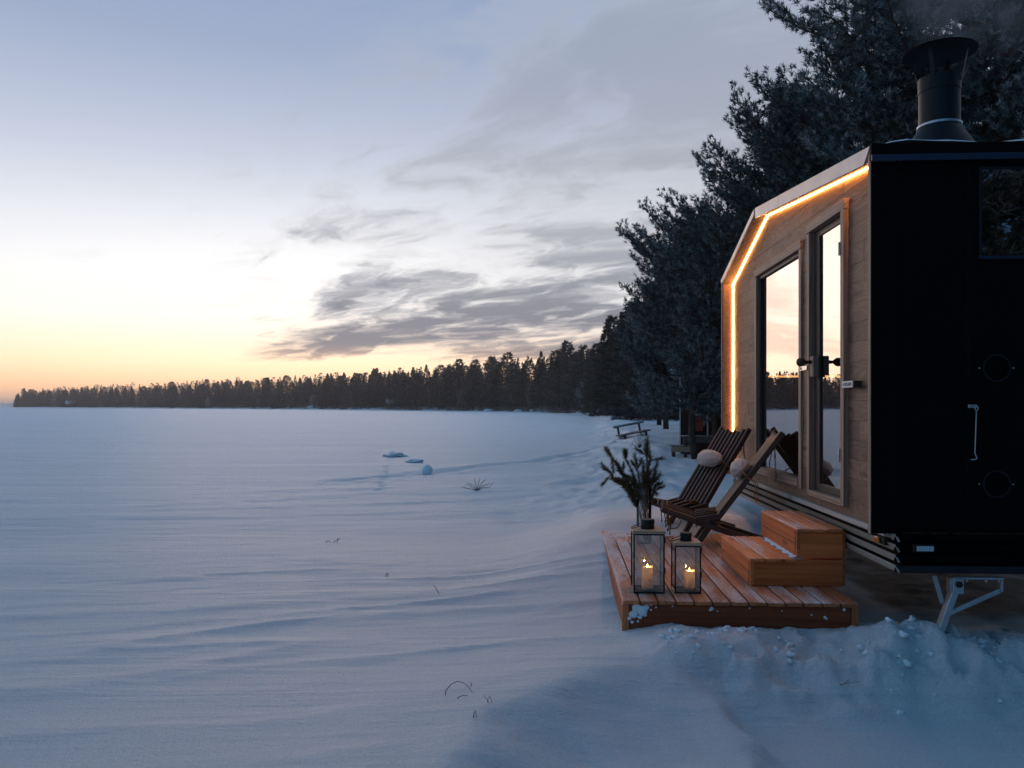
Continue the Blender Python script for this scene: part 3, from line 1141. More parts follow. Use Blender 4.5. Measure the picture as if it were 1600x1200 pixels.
    for j in range(ny_ + 1):
        for i in range(nx_ + 1):
            a = -.033 + 2.9 * i / nx_
            yy = -.05 - 2.3 * j / ny_
            edge = min(1, (i + 1) / 2) * min(1, (nx_ - i) / 6) * min(1, (j + 1) / 3)
            pch = float(sstep(-.15, .35, np.array(perlin(np.array([a * 1.1 + 3]), np.array([yy * 1.6])))[0]))
            h = .024 * edge + (.034 + .025 * float(perlin(np.array([a * 4]), np.array([yy * 4]))[0])) * pch ** .8 * (edge ** .5)
            sv.append((a, yy + .015 * float(perlin(np.array([a * 7]), np.array([yy * 7 + 3.3]))[0]), 3.293 + .1114 * max(a, 0) + h))
    for j in range(ny_):
        for i in range(nx_):
            p = j * (nx_ + 1) + i
            sf.append((p, p + 1, p + nx_ + 2, p + nx_ + 1))
    MB().add(sv, sf, True).build('roof_snow', M['snow_clump'], cab)
    # --- skirt: tilted slats on the lake side, ribbed sheet on the black side
    sk0, pitch = .790, .0665
    for k in range(4):
        zt = sk0 - k * pitch
        yo = WALL_Y - .005
        q = [(yo, zt), (yo - .030, zt - .050), (yo - .040, zt - .044), (yo - .012, zt + .001)]
        mb = MB()
        e0 = [(-.032 - (yo - p[0]) * -.2, p[0], p[1]) for p in q]
        e1 = [(4.56, p[0], p[1]) for p in q]
        mb.add(e0 + e1, [(0, 1, 2, 3), (7, 6, 5, 4), (0, 4, 5, 1), (1, 5, 6, 2), (2, 6, 7, 3), (3, 7, 4, 0)])
        mb.build('skirt_slat', M['skirt_wood'], cab)
    MB().box((.0, WALL_Y - .05, .535), (4.5, WALL_Y - .07, .79)).build('skirt_backing', M['black_paint'], cab)
    for k in range(4):
        zt = sk0 - k * pitch
        q = [(-.036, zt), (-.008, zt - .050), (.004, zt - .044), (-.020, zt + .001)]
        mb = MB()
        y0_, y1_ = WALL_Y - .014, yr
        e0 = [(p[0], y0_, p[1]) for p in q]
        e1 = [(p[0], y1_, p[1]) for p in q]
        mb.add(e0 + e1, [(0, 1, 2, 3), (7, 6, 5, 4), (0, 4, 5, 1), (1, 5, 6, 2), (2, 6, 7, 3), (3, 7, 4, 0)])
        mb.build('skirt_rib', M['black_sheet' if k == 3 else 'black_paint'], cab)
    MB().box((.012, WALL_Y - .075, .535), (.03, yr, .79)).build('skirt_backing', M['black_paint'], cab)
    MB().box((.04, WALL_Y - .09, .60), (4.4, yr + .1, .70)).build('chassis', M['black_metal'], cab)
    # amber side lamp
    lamp = MB().box((.085, WALL_Y + .012, .700), (.215, WALL_Y - .03, .748), .004).build('side_lamp', M['rubber'], cab)
    MB().box((.140, WALL_Y + .034, .703), (.212, WALL_Y + .013, .745), .006).build('lens', M['amber_lens'], lamp)
    # pale reflector lamp on the ribbed sheet
    rl = MB().box((-.058, -.245, .682), (-.034, -.375, .730), .003).build('reflector_lamp', M['rubber'], cab)
    MB().box((-.066, -.262, .690), (-.0585, -.342, .722), .002).build('lens', M['reflector'], rl)
    MB().box((-.066, -.344, .690), (-.0585, -.368, .722), .002).build('lens', M['reflector'], rl)
    # --- light strip in the corner of the surround
    li = offset_prof(PROF, .0565)
    lo_ = offset_prof(PROF, .0630)
    for i, a, b in ((1, .02, .999), (2, .001, .998), (3, .003, .97)):
        def L(P, k):
            return (P[i][0] + (P[i + 1][0] - P[i][0]) * k, P[i][1] + (P[i + 1][1] - P[i][1]) * k)
        MB().prism([L(li, a), L(li, b), L(lo_, b), L(lo_, a)], WALL_Y + .0105, WALL_Y + .003).build('light_strip', M['led'], cab)
    # --- bench inside, lit from under its edge
    bn = empty('sauna_bench')
    bn.parent = cab
    for k in range(3):
        MB().box((3.86 + k * .11, WALL_Y - .12, 2.02), (3.96 + k * .11, yr + .1, 2.05), .003).build('bench_slat', M['interior_wood'], bn)
    MB().box((3.84, WALL_Y - .12, 1.97), (3.858, yr + .1, 2.05), .003).build('bench_front', M['interior_wood'], bn)
    MB().box((3.843, WALL_Y - .16, 1.940), (3.853, yr + .15, 1.962)).build('bench_light', M['bench_led'], bn)
    # --- corner steady (folding leg) under the black wall
    js = empty('corner_steady')
    js.parent = cab
    MB().box((-.004, -.515, .405), (.004, -.585, .505), .003).build('bracket', M['galvanised'], js)
    MB().box((.005, -.505, .405), (.06, -.515, .505), .002).build('bracket', M['galvanised'], js)
    nut = MB()
    nut.lathe([(.022, 0), (.022, .012), (.012, .014), (.012, .03), (.002, .032)], 6)
    nut.v = [(-p[2] - .0045, -.552 + p[0], .468 + p[1]) for p in nut.v]
    nut.build('spindle_nut', M['black_metal'], js)
    MB().bar((.03, -.545, .44), (.03, -.445, .155), .055, .042, up=(0, 1, .3)).build('leg', M['galvanised'], js)
    MB().bar((.055, -.425, .51), (.055, -.478, .33), .03, .008, up=(1, 0, 0)).build('brace', M['galvanised'], js)
    MB().bar((.02, -.822, .425), (.02, -.495, .27), .012, .030, up=(0, 1, 2)).build('brace', M['galvanised'], js)
    MB().box((.005, -.52, .498), (.035, -.84, .512), .002).build('rail', M['galvanised'], js)
    MB().box((.008, -.822, .42), (.035, -.838, .497), .002).build('hanger', M['galvanised'], js)
    MB().box((-.03, -.405, .09), (.085, -.50, .152), .006).build('foot', M['galvanised'], js)
    for yy in (-.60, -.72, -.80):
        MB().box((.0, yy, .482), (.012, yy - .014, .4975), .002).build('bolt', M['galvanised'], js)

    # --- chimney
    ch = empty('chimney', (.43, -.635, 0))
    ch.parent = cab
    sharp(MB().lathe([(.30, 3.28), (.27, 3.33), (.235, 3.40), (.19, 3.47), (.150, 3.535), (.138, 3.56)], 40).build('flared_base', M['stove_pipe'], ch))
    sharp(MB().lathe([(.138, 3.561), (.143, 3.563), (.143, 3.578), (.138, 3.580)], 40).build('storm_collar', M['galvanised'], ch))
    sharp(MB().lathe([(.132, 3.583), (.132, 3.805)], 40).build('pipe', M['stove_pipe'], ch))
    sharp(MB().lathe([(.136, 3.806), (.136, 3.905), (.132, 3.908)], 40).build('pipe_collar', M['stove_pipe'], ch))
    for k in range(4):
        a = radians(45 + 90 * k - 87)
        p0 = Vector((.127 * cos(a), .127 * sin(a), 3.86))
        p1 = Vector((.175 * cos(a), .185 * sin(a), 4.082))
        MB().bar(p0 + Vector((cos(a), sin(a), 0)) * .012, p1, .026, .005, up=(cos(a), sin(a), 0), ch=0).build('cap_strut', M['stove_pipe'], ch)
    sharp(MB().lathe([(.236, 4.075), (.240, 4.080), (.238, 4.087), (.12, 4.112), (.02, 4.128), (.001, 4.129)], 44).build('rain_cap', M['black_paint'], ch))
    return cab


cabin = build_cabin()

# name plate on the door trim
npl = empty('name_plate', CAB, CAB_RZ, 'small white name plate on a dark wooden block beside the cabin door', 'sign')
MB().box((.50, WALL_Y + .055, 1.752), (.72, WALL_Y + .003, 1.80), .002).build('block', M['knob_wood'], npl)
MB().box((.512, WALL_Y + .0595, 1.752), (.718, WALL_Y + .0555, 1.80)).build('plate', M['sign_white'], npl)
fc = bpy.data.curves.new('lettering', 'FONT')
fc.body = "A-VILLAND"
fc.size = .034
fc.align_x = 'CENTER'
fc.align_y = 'CENTER'
fc.extrude = .0005
fo = bpy.data.objects.new('lettering', fc)
COL.objects.link(fo)
fo.parent = npl
fo.location = (.615, WALL_Y + .0605, 1.775)
fo.rotation_euler = (radians(90), 0, radians(180))
fc.materials.append(M['sign_letter'])
_me = bpy.data.meshes.new_from_object(fo.evaluated_get(bpy.context.evaluated_depsgraph_get()))
_mw = fo.location.copy(), fo.rotation_euler.copy()
bpy.data.objects.remove(fo)
link('lettering', _me, npl, *_mw)


# ------------------------------------------------------------------ deck and steps
def build_deck():
    dk = empty('deck', DECK, DECK_RZ, 'low platform of reddish boards dusted with snow, standing before the cabin', 'deck')
    n = 13
    W = 1.62
    p = W / n
    rnd = random.Random(4)
    for i in range(n):
        dz = rnd.uniform(-.0015, .0015)
        x0, x1 = i * p + .0055, (i + 1) * p - .0055
        yb = 3.45
        cut = rnd.uniform(1.4, 2.6) if i in (0, 3, 7, 10) else None
        parts = [(-.018 + rnd.uniform(-.004, .004), yb)] if cut is None else [(-.018 + rnd.uniform(-.004, .004), cut - .003), (cut + .003, yb)]
        for (ya, yb_) in parts:
            L = yb_ - ya
            mb = MB().box((-L / 2, -(x1 - x0) / 2, -.028), (L / 2, (x1 - x0) / 2, 0), .004)
            mb.build('board', M['deck_wood'], dk, ((x0 + x1) / 2, (ya + yb_) / 2, dz), (0, 0, radians(90)))
    MB().box((-.76, -.0225, -.10), (.76, .0225, .10), .004).build('front_fascia', M['deck_fascia_wood'], dk, (.81, .024, -.130))
    for x0, nm in ((.024, 'corner_post'), (1.596, 'corner_post')):
        MB().box((-.1, -.024, -.024), (.1, .024, .024), .004).build(nm, M['deck_wood'], dk, (x0, .022, -.130), (0, radians(90), 0))
    for x0 in (.024, 1.596):
        MB().box((-1.68, -.02, -.08), (1.68, .02, .08), .004).build('side_fascia', M['deck_fascia_wood'], dk, (x0, 1.74, -.112), (0, 0, radians(90)))
    # snow pushed onto the fascia's near corner
    for (x, z, r) in ((.10, -.055, .030), (.14, -.075, .034), (.08, -.10, .028), (.17, -.05, .022), (.125, -.12, .020), (.62, -.052, .014), (.61, -.062, .010), (1.39, -.10, .010),
                      (.20, -.03, .012), (.05, -.13, .016), (.07, -.155, .012), (.16, -.105, .012), (.20, -.068, .009), (.235, -.05, .006), (.11, -.15, .010), (.66, -.07, .006), (.35, -.04, .006), (.88, -.045, .006), (1.1, -.06, .005), (1.30, -.085, .006), (1.52, -.045, .012), (1.40, -.11, .008)):
        mb = MB()
        rr = random.Random(int(x * 1000 + z * 77))
        pr = [(.001, -r * .5)] + [(r * sin(pi * k / 6) * rr.uniform(.8, 1.15), -r * .5 * cos(pi * k / 6)) for k in range(1, 6)] + [(.001, r * .5)]
        mb.lathe(pr, 9)
        mb.v = [(x + q[0] * rr.uniform(.85, 1.15), -.001 - (q[2] + r * .3) * .28, z + q[1] * rr.uniform(.8, 1.1)) for q in mb.v]
        mb.build('snow_patch', M['snow_clump'], dk)
    return dk


deck = build_deck()


def build_steps():
    ox, oy = 1.797, 5.985
    st = empty('wooden_steps', (ox, oy, DECK_Z), radians(-3.2), 'two-tread reddish wooden step block on the deck below the cabin door', 'steps')
    L = 1.02
    w = .350
    rnd = random.Random(9)
    for (x0, zt, Lx) in ((0, .213, L), (.346, .437, L + .02)):
        for k in range(3):
            bw = w / 3 - .008
            xc = x0 - .012 + (k + .5) * w / 3
            mb = MB().box((-Lx / 2 - .012, -bw / 2, -.026), (Lx / 2, bw / 2, 0), .004)
            mb.build('tread_board', M['step_wood'], st, (xc, Lx / 2 - .012, zt + rnd.uniform(-.001, .001)), (0, 0, radians(90)))
    # long risers, two boards high, facing the lake
    for (x0, zb, zt) in ((.012, .004, .185), (.358, .214, .409)):
        h = (zt - zb) / 2
        for k in range(2):
            MB().box((-L / 2 + .03, -.014, -h / 2 + .003), (L / 2, .014, h / 2 - .003), .003).build(
                'riser_board', M['step_riser_wood'], st, (x0 + .002 + (k % 2) * .001, L / 2 + .03, zb + h * (k + .5)), (0, 0, radians(90)))
    # end boards facing the camera
    MB().box((-.331, -.0135, -.0975), (.331, .0135, .0975), .003).build('end_board', M['step_riser_wood'], st, (.355, .0145, .102))
    MB().box((-.160, -.0135, -.0955), (.160, .0135, .0955), .003).build('end_board', M['step_riser_wood'], st, (.525, .0150, .3105))
    for (x, z0, z1) in ((.005, .004, .185), (.349, .214, .409)):
        h = (z1 - z0) / 2
        for k in range(2):
            MB().box((-.014, -.0135, -h / 2 + .001), (.014, .0135, h / 2 - .001), .003).build('corner_block', M['step_wood'], st, (x + .008, .0138, z0 + h * (k + .5)))
    MB().box((.69, .03, .004), (.712, L, .409)).build('back_board', M['step_riser_wood'], st)
    # a drift left on the lower tread against the riser
    sv, sf = [], []
    for i in range(25):
        y = .02 + i * .036
        wd = .035 + .018 * sin(i * 1.3) + .012 * sin(i * 3.1)
        sv += [(.352 - wd, y, .2145), (.352 - wd * .5, y, .2145 + .008), (.352, y, .2145 + .012 + .004 * sin(i * 2.2))]
    for i in range(24):
        for k in range(2):
            p = i * 3 + k
            sf.append((p, p + 1, p + 4, p + 3))
    MB().add(sv, sf, True).build('snow_patch', M['snow_clump'], st)


build_steps()


# ------------------------------------------------------------------ chairs of alternating sticks
def build_chair(loc, yaw, label, seed=0):
    """local: x to the front (the way one sits), y sideways, z up; origin between the front feet on the deck"""
    c = empty('stick_chair', loc, yaw, label, 'chair', 'folding stick chairs on the deck')
    hw = .235
    n = 8
    T = 2 * hw / (n - 1)
    sw, sd = .034, .055
    top = Vector((-.76, 0, 1.09))
    bot = Vector((-.165, 0, .27))
    foot = Vector((.02, 0, .012))
    sf = Vector((.36, 0, .35))
    sr = Vector((-.62, 0, .03))
    bd = (top - bot).normalized()
    for i in range(n):
        y = -hw + T * i
        Y = Vector((0, y, 0))
        curve = -.035 * (1 - (y / hw) ** 2)          # the row of tops dips in the middle
        up = Vector((-bd.z, 0, bd.x))
        if i % 2 == 0 or i == n - 1:
            stick('back_slat', bot - bd * .05 + Y, top + bd * (curve + .02) + Y, sw, sd, up, M['chair_wood'], c)
        else:
            stick('back_slat', bot - bd * .0 + Y, top + bd * curve + Y, sw, sd, up, M['chair_wood'], c)
        if i % 2 == 0 or i == n - 1:
            d2 = (sr - sf).normalized()
            stick('seat_slat', sf + Y, sf + d2 * .60 + Y, sw, sd, Vector((-d2.z, 0, d2.x)), M['chair_wood'], c)
        if i in (1, n - 2):
            stick('front_leg', bot + bd * .02 + Y + Vector((.01, 0, 0)), foot + Y, sw, sd * 1.05, (1, 0, .5), M['chair_wood'], c)
            d2 = (sr - sf).normalized()
            stick('rear_leg', sf + d2 * .36 + Y + Vector((0, 0, -.012)), sr + Y, sw, sd, Vector((-d2.z, 0, d2.x)), M['chair_wood'], c)
        if i % 2 == 1 and i != n - 1 or i in (0, n - 1):
            a = Vector((.03, 0, .262))
            b = Vector((-.20, 0, .305))
            off = Y * (1.0 if i not in (0, n - 1) else 1.15)
            stick('connecting_slat', a + off, b + off, sw * .8, sd, (0, 0, 1), M['chair_wood'], c)
    # rods through the sticks
    for p in (bot + bd * .02, sf + Vector((-.05, 0, .02)), top - bd * .09, Vector((.03, 0, .20))):
        MB().tube([p + Vector((0, -hw - .02, 0)), p + Vector((0, hw + .02, 0))], .008, 8).build('rope_rod', M['rope'], c)
    # rope ends: knots on the sides and tails below the seat and behind the back
    rnd = random.Random(seed)

    def tail(p, L, sway, r=.0055, mat='rope'):
        pts = [p]
        for k in range(1, 7):
            pts.append(p + Vector((sway * sin(k * .9) + rnd.uniform(-.006, .006), rnd.uniform(-.008, .008), -L * k / 6)))
        mb = MB().tube(pts, r, 6)
        mb.tube([pts[-1] + Vector((0, 0, .012)), pts[-1], pts[-1] - Vector((0, 0, .012))], [.003, .009, .003], 6)
        return mb.build('rope_tail', M[mat], c)
    s0 = sf + Vector((-.05, 0, .0))
    for y in (-hw - .02, -hw + .02, -hw + .055):
        tail(s0 + Vector((rnd.uniform(-.03, .02), y if False else -y, 0)), rnd.uniform(.16, .25), .012)
        tail(s0 + Vector((rnd.uniform(-.03, .02), y, 0)), rnd.uniform(.16, .25), .012)
    for y in (hw + .01, hw - .07):
        tail(top - bd * .10 + Vector((.0, y, -.02)), .34 if y > hw else .12, .008)
    # a loop under the seat
    lp = [s0 + Vector((-.02, hw - .02, -.02)), s0 + Vector((-.10, hw - .03, -.06)), s0 + Vector((-.14, hw - .03, -.12)), s0 + Vector((-.10, hw - .02, -.18)), s0 + Vector((0, hw - .02, -.20))]
    MB().tube(lp, .006, 6).build('rope_loop', M['rope'], c)
    # a coil lying on the seat's inner edge
    co = []
    for k in range(46):
        a = k * .62
        co.append(Vector((-.14 + .035 * cos(a) + .0012 * k, hw - .13 + .03 * sin(a) + .001 * k, .315 + .012 * sin(a * .33) + .0005 * k)))
    MB().tube(co, .006, 5).build('rope_coil', M['rope'], c)
    return c, dict(top=top, bot=bot, bd=bd, hw=hw)


def pillow_mesh(L, R, name, seed):
    nu, nv_ = 36, 26
    vs_, fs_ = [], []
    rnd = np.random.default_rng(seed)
    for j in range(nv_ + 1):
        t = j / nv_ * 2 - 1
        env = (1 - abs(t) ** 2.4) ** .62
        for i in range(nu):
            a = 2 * pi * i / nu
            pleat = 1 + .17 * abs(t) ** 2.2 * sin(a * 8 + seed + 1.5 * t) * (1 - .5 * abs(t) ** 6) + .025 * sin(a * 5 + 5 * t) + .03 * sin(a * 2 + 3 * t + seed)
            r = R * (env * pleat + .02) + .0
            flat = .86 if sin(a) < 0 else 1.0
            vs_.append((r * sin(a) * flat, t * L / 2 * (1 - .04 * env), r * cos(a) * 1.04))
    for j in range(nv_):
        for i in range(nu):
            fs_.append((j * nu + i, j * nu + (i + 1) % nu, (j + 1) * nu + (i + 1) % nu, (j + 1) * nu + i))
    return MB().add(vs_, fs_, True)


def build_seating():
    for k, (org, yaw, lab, pl, zp, tilt) in enumerate((
            ((1.86, 7.90, DECK_Z), radians(168), 'dark stick chair nearest the cabin steps, seen from its side',
             'pale linen head roll tied to the chair beside the steps', .52, 0),
            ((1.80, 8.62, DECK_Z), radians(176.5 + 26), 'dark stick chair turned towards the lanterns, behind the vase of pine',
             'pale linen head roll tied across the chair turned towards the lanterns', .56, 0))):
        c, q = build_chair(org, yaw, lab, k + 1)
        Rz = Matrix.Translation(org) @ Matrix.Rotation(yaw, 4, 'Z')
        nrm = Vector((q['bd'].z, 0, -q['bd'].x))
        p = q['bot'] + q['bd'] * zp + nrm * .092
        pw = Rz @ p
        h = empty('head_pillow', pw, yaw, pl, 'pillow', 'linen head rolls on the chairs')
        pm = pillow_mesh(.40, .092, 'cushion', k + 2).build('cushion', M['linen'], h)
        pm.rotation_euler = (0, -math.atan2(q['bd'].x, q['bd'].z) * -1, 0)
        # the cord goes from the gathered ends round the chair's back, with two tails
        for s_ in (-1, 1):
            e = Vector((0, s_ * .20, 0))
            back = -nrm * .16 + Vector((0, s_ * (q['hw'] + .03), -.02))
            mb = MB().tube([e, e * 1.08 - nrm * .03 + Vector((0, 0, -.015)), Vector((0, s_ * (q['hw'] + .025), -.035)) - nrm * .08, back], .006, 6)
            if s_ == 1:
                for dx in (0, .022):
                    b2 = back + Vector((dx - .01, 0, 0))
                    mb.tube([b2, b2 + Vector((-.004, .006, -.05)), b2 + Vector((.003, .004, -.11)), b2 + Vector((0, .006, -.165 + dx))], .005, 6)
                mb.tube([back + Vector((0, .004, -.155)), back + Vector((0, .004, -.17)), back + Vector((0, .004, -.185))], [.004, .011, .004], 6)
            mb.build('tie_cord', M['cord'], h)


build_seating()


# ------------------------------------------------------------------ lanterns and vase
def build_lantern(x, y, w, h, cd, ch, label, rz, cand=(0, 0)):
    la = empty('lantern', (x, y, DECK_Z + .002), rz, label, 'lantern', 'candle lanterns on the deck')
    p = .011 if w > .2 else .010
    hw = w / 2
    zt = h - .022
    for sx in (-1, 1):
        for sy in (-1, 1):
            MB().box((sx * hw - (p if sx > 0 else 0), sy * hw - (p if sy > 0 else 0), p + .001), (sx * hw + (p if sx < 0 else 0), sy * hw + (p if sy < 0 else 0), zt - p - .001), .0015).build('post', M['black_metal'], la)
    for z0 in (0, zt - p):
        for s in (-1, 1):
            MB().box((-hw, s * hw - (p if s > 0 else 0), z0), (hw, s * hw + (p if s < 0 else 0), z0 + p), .0015).build('rail', M['black_metal'], la)
            MB().box((s * hw - (p if s > 0 else 0), -hw + p + .001, z0), (s * hw + (p if s < 0 else 0), hw - p - .001, z0 + p), .0015).build('rail', M['black_metal'], la)
    MB().box((-hw + p + .001, -hw + p + .001, .001), (hw - p - .001, hw - p - .001, .005)).build('base_plate', M['black_metal'], la)
    g = .0025
    for s in (-1, 1):
        MB().box((-hw + p, s * (hw - p * .6) - g / 2, p), (hw - p, s * (hw - p * .6) + g / 2, zt - p)).build('pane', M['lantern_glass'], la)
        MB().box((s * (hw - p * .6) - g / 2, -hw + p + .003, p), (s * (hw - p * .6) + g / 2, hw - p - .003, zt - p)).build('pane', M['lantern_glass'], la)
    MB().box((-hw - .006, -hw - .006, zt + .001), (hw + .006, hw + .006, h), .003).build('wooden_lid', M['lantern_wood'], la)
    r = cd / 2
    sharp(MB().lathe([(r * .98, h + .001), (r, h + .006), (r, h + ch * .36), (r * .93, h + ch * .37), (r * .93, h + ch * .52), (r, h + ch * .53), (r, h + ch - .004), (r * .97, h + ch), (.001, h + ch)], 32)
          .build('vent_cap', M['black_metal'], la))
    # wire bail folded down to one side
    pts = []
    for k in range(13):
        a = pi * k / 12
        pts.append((-r * .9 - .075 * sin(a), (r * 1.02) * cos(a) * (1 + .1 * sin(a)), h + ch * .44 - .028 * sin(a)))
    MB().tube(pts, .0032, 6).build('bail', M['black_metal'], la)
    # hinges on the door side
    for z in (h * .32, h * .80):
        MB().box((hw + .0005, -hw + .004, z), (hw + .006, -hw + .022, z + .04), .0015).build('hinge', M['black_metal'], la)
    return la


def build_candle(x, y, h, r, label):
    c = empty('candle', (x, y, DECK_Z + .008), 0, label, 'candle', 'pillar candles in the lanterns')
    z1 = .016
    rr = random.Random(int(h * 100))

    def wob(mb):
        mb.v = [(q[0], q[1], q[2] + (.004 * sin(math.atan2(q[1], q[0]) * 2 + 1) + rr.uniform(-.001, .001)) * (1 if q[2] > h - .011 else 0)) for q in mb.v]
        return mb
    MB().lathe([(.001, 0), (r - .001, 0), (r, .001), (r, z1), (r * .86, z1 - .003), (r * .5, z1 - .004), (.001, z1 - .004)], 32).build('wax_body', M['wax_body'], c)
    wob(MB().lathe([(r * .86, z1 - .0025), (r, z1 + .0005), (r, h - .010), (r * .985, h - .002), (r * .95, h), (r * .90, h - .010), (r * .86, z1 - .002)], 32)).build('wax_rim', M['wax'], c)
    MB().tube([(0, 0, h - .03), (.001, 0, h - .006)], .0012, 5).build('wick', M['black_metal'], c)
    MB().lathe([(.0005, h - .010), (.0035, h - .006), (.0046, h), (.0034, h + .008), (.0015, h + .015), (.0003, h + .020)], 10).build('flame', M['flame'], c)
    ld = bpy.data.lights.new('candle_light', 'POINT')
    ld.energy = .8
    ld.color = (1, .56, .22)
    ld.shadow_soft_size = .006
    lo = bpy.data.objects.new('candle_light', ld)
    COL.objects.link(lo)
    lo.parent = c
    lo.location = (0, 0, h - .004)
    return c


build_lantern(1.0, 5.855, .226, .452, .102, .070, 'taller black candle lantern with wooden lid near the deck corner', radians(-4))
build_lantern(1.278, 5.835, .190, .366, .086, .060, 'shorter black candle lantern with wooden lid, right beside the taller one', radians(-3))
build_candle(.997, 5.845, .170, .0405, 'lit white pillar candle burning inside the taller lantern')
build_candle(1.305, 5.84, .142, .0405, 'lit white pillar candle burning inside the shorter lantern')


def needles(tufts, K, rng, spread=.75, wid=.012, seed_attr=None):
    """tufts: array (n, 8) = position, axis, length, frost. Returns verts, tris, frost"""
    n = len(tufts)
    P = tufts[:, 0:3]
    A = tufts[:, 3:6]
    A = A / np.maximum(1e-6, np.linalg.norm(A, axis=1, keepdims=True))
    L = tufts[:, 6]
    Fr = tufts[:, 7]
    P = np.repeat(P, K, 0)
    A = np.repeat(A, K, 0)
    L = np.repeat(L, K)
    Fr = np.repeat(Fr, K)
    m = n * K
    R = rng.normal(size=(m, 3))
    R -= A * np.sum(R * A, 1, keepdims=True)
    R /= np.maximum(1e-6, np.linalg.norm(R, axis=1, keepdims=True))
    t = rng.uniform(0, 1, m)
    D = A * rng.uniform(.55, 1.0, m)[:, None] + R * (spread * rng.uniform(.6, 1.2, m))[:, None]
    D /= np.linalg.norm(D, axis=1, keepdims=True)
    S = np.cross(D, R + rng.normal(size=(m, 3)) * .6)
    S /= np.maximum(1e-6, np.linalg.norm(S, axis=1, keepdims=True))
    base = P + A * (t * L * .75)[:, None]
    nl = L * rng.uniform(.45, .85, m)
    w = wid * rng.uniform(.7, 1.3, m)
    v0 = base - S * (w * .5)[:, None]
    v1 = base + S * (w * .5)[:, None]
    v2 = base + D * nl[:, None]
    v = np.stack([v0, v1, v2], 1).reshape(-1, 3)
    f = np.arange(3 * m).reshape(-1, 3)
    fr = np.repeat(np.clip(Fr + rng.normal(size=m) * .10, 0, 1), 3)
    return v, f, fr


def build_vase():
    vx, vy = 1.305, 7.85
    # stands on the deck behind the taller lantern
    va = empty('glass_vase', (vx, vy, DECK_Z + .002), 0, 'clear cylinder vase standing on the deck behind the taller lantern', 'vase')
    R, Hh = .073, .54
    sharp(MB().lathe([(.001, 0), (R, 0), (R, Hh), (R - .005, Hh), (R - .005, .02), (.001, .02)], 36).build('cylinder', M['clear_glass'], va))
    pb = empty('pine_branch', (vx + .02, vy, DECK_Z + .03), 0, 'bunch of pine twigs standing in the clear vase on the deck', 'branch')
    rng = np.random.default_rng(3)
    st = MB()
    tufts = []
    # stems: end points relative to the vase foot
    ends = [((.015, .02, .98), 14), ((-.10, .05, .82), 11), ((-.38, .02, .88), 13), ((-.40, -.03, .70), 13), ((-.30, .05, .78), 11), ((.10, -.04, .77), 9), ((.03, .04, .62), 8), ((-.22, .03, .88), 10),
            ((.12, .02, .56), 8), ((-.12, -.05, .60), 8), ((-.30, .0, .60), 8), ((.04, -.02, .88), 10), ((-.02, .05, .74), 9)]
    for (e, k) in ends:
        e = Vector(e)
        s0 = Vector((rng.uniform(-.02, .03), rng.uniform(-.03, .03), 0))
        mid_ = Vector((e.x * .22, e.y * .2, .46))
        pts = []
        for i in range(k + 1):
            u = i / k
            p = s0 * (1 - u) ** 2 + mid_ * 2 * u * (1 - u) + e * u * u
            pts.append(p + Vector(tuple(rng.normal(size=3) * .005)))
        st.tube(pts, [.005 * (1 - .7 * i / k) for i in range(k + 1)], 5)
        for i in range(int(k * .5), k + 1):
            d = (pts[min(i, k)] - pts[max(i - 1, 0)]).normalized()
            for s_ in range(4):
                pp = pts[i - 1].lerp(pts[i], s_ / 4)
                tufts.append((*pp, *d, .075, rng.uniform(.1, .8)))
            if i % 3 == 0 and i < k:
                for s_ in range(2):
                    sd = (d * .7 + Vector(tuple(rng.normal(size=3) * .5))).normalized()
                    q = pts[i] + sd * rng.uniform(.06, .12)
                    st.tube([pts[i], q], .0022, 4)
                    for w_ in range(6):
                        tufts.append((*pts[i].lerp(q, (w_ + 1) / 6), *sd, .07, rng.uniform(.1, .8)))
    st.build('stem', M['twig_bark'], pb)
    v, f, fr = needles(np.array(tufts), 24, rng, .95, .0046)
    link('needles', np_mesh('needles', v, f, M['vase_needles'], False, {'frost': fr}), pb)


build_vase()


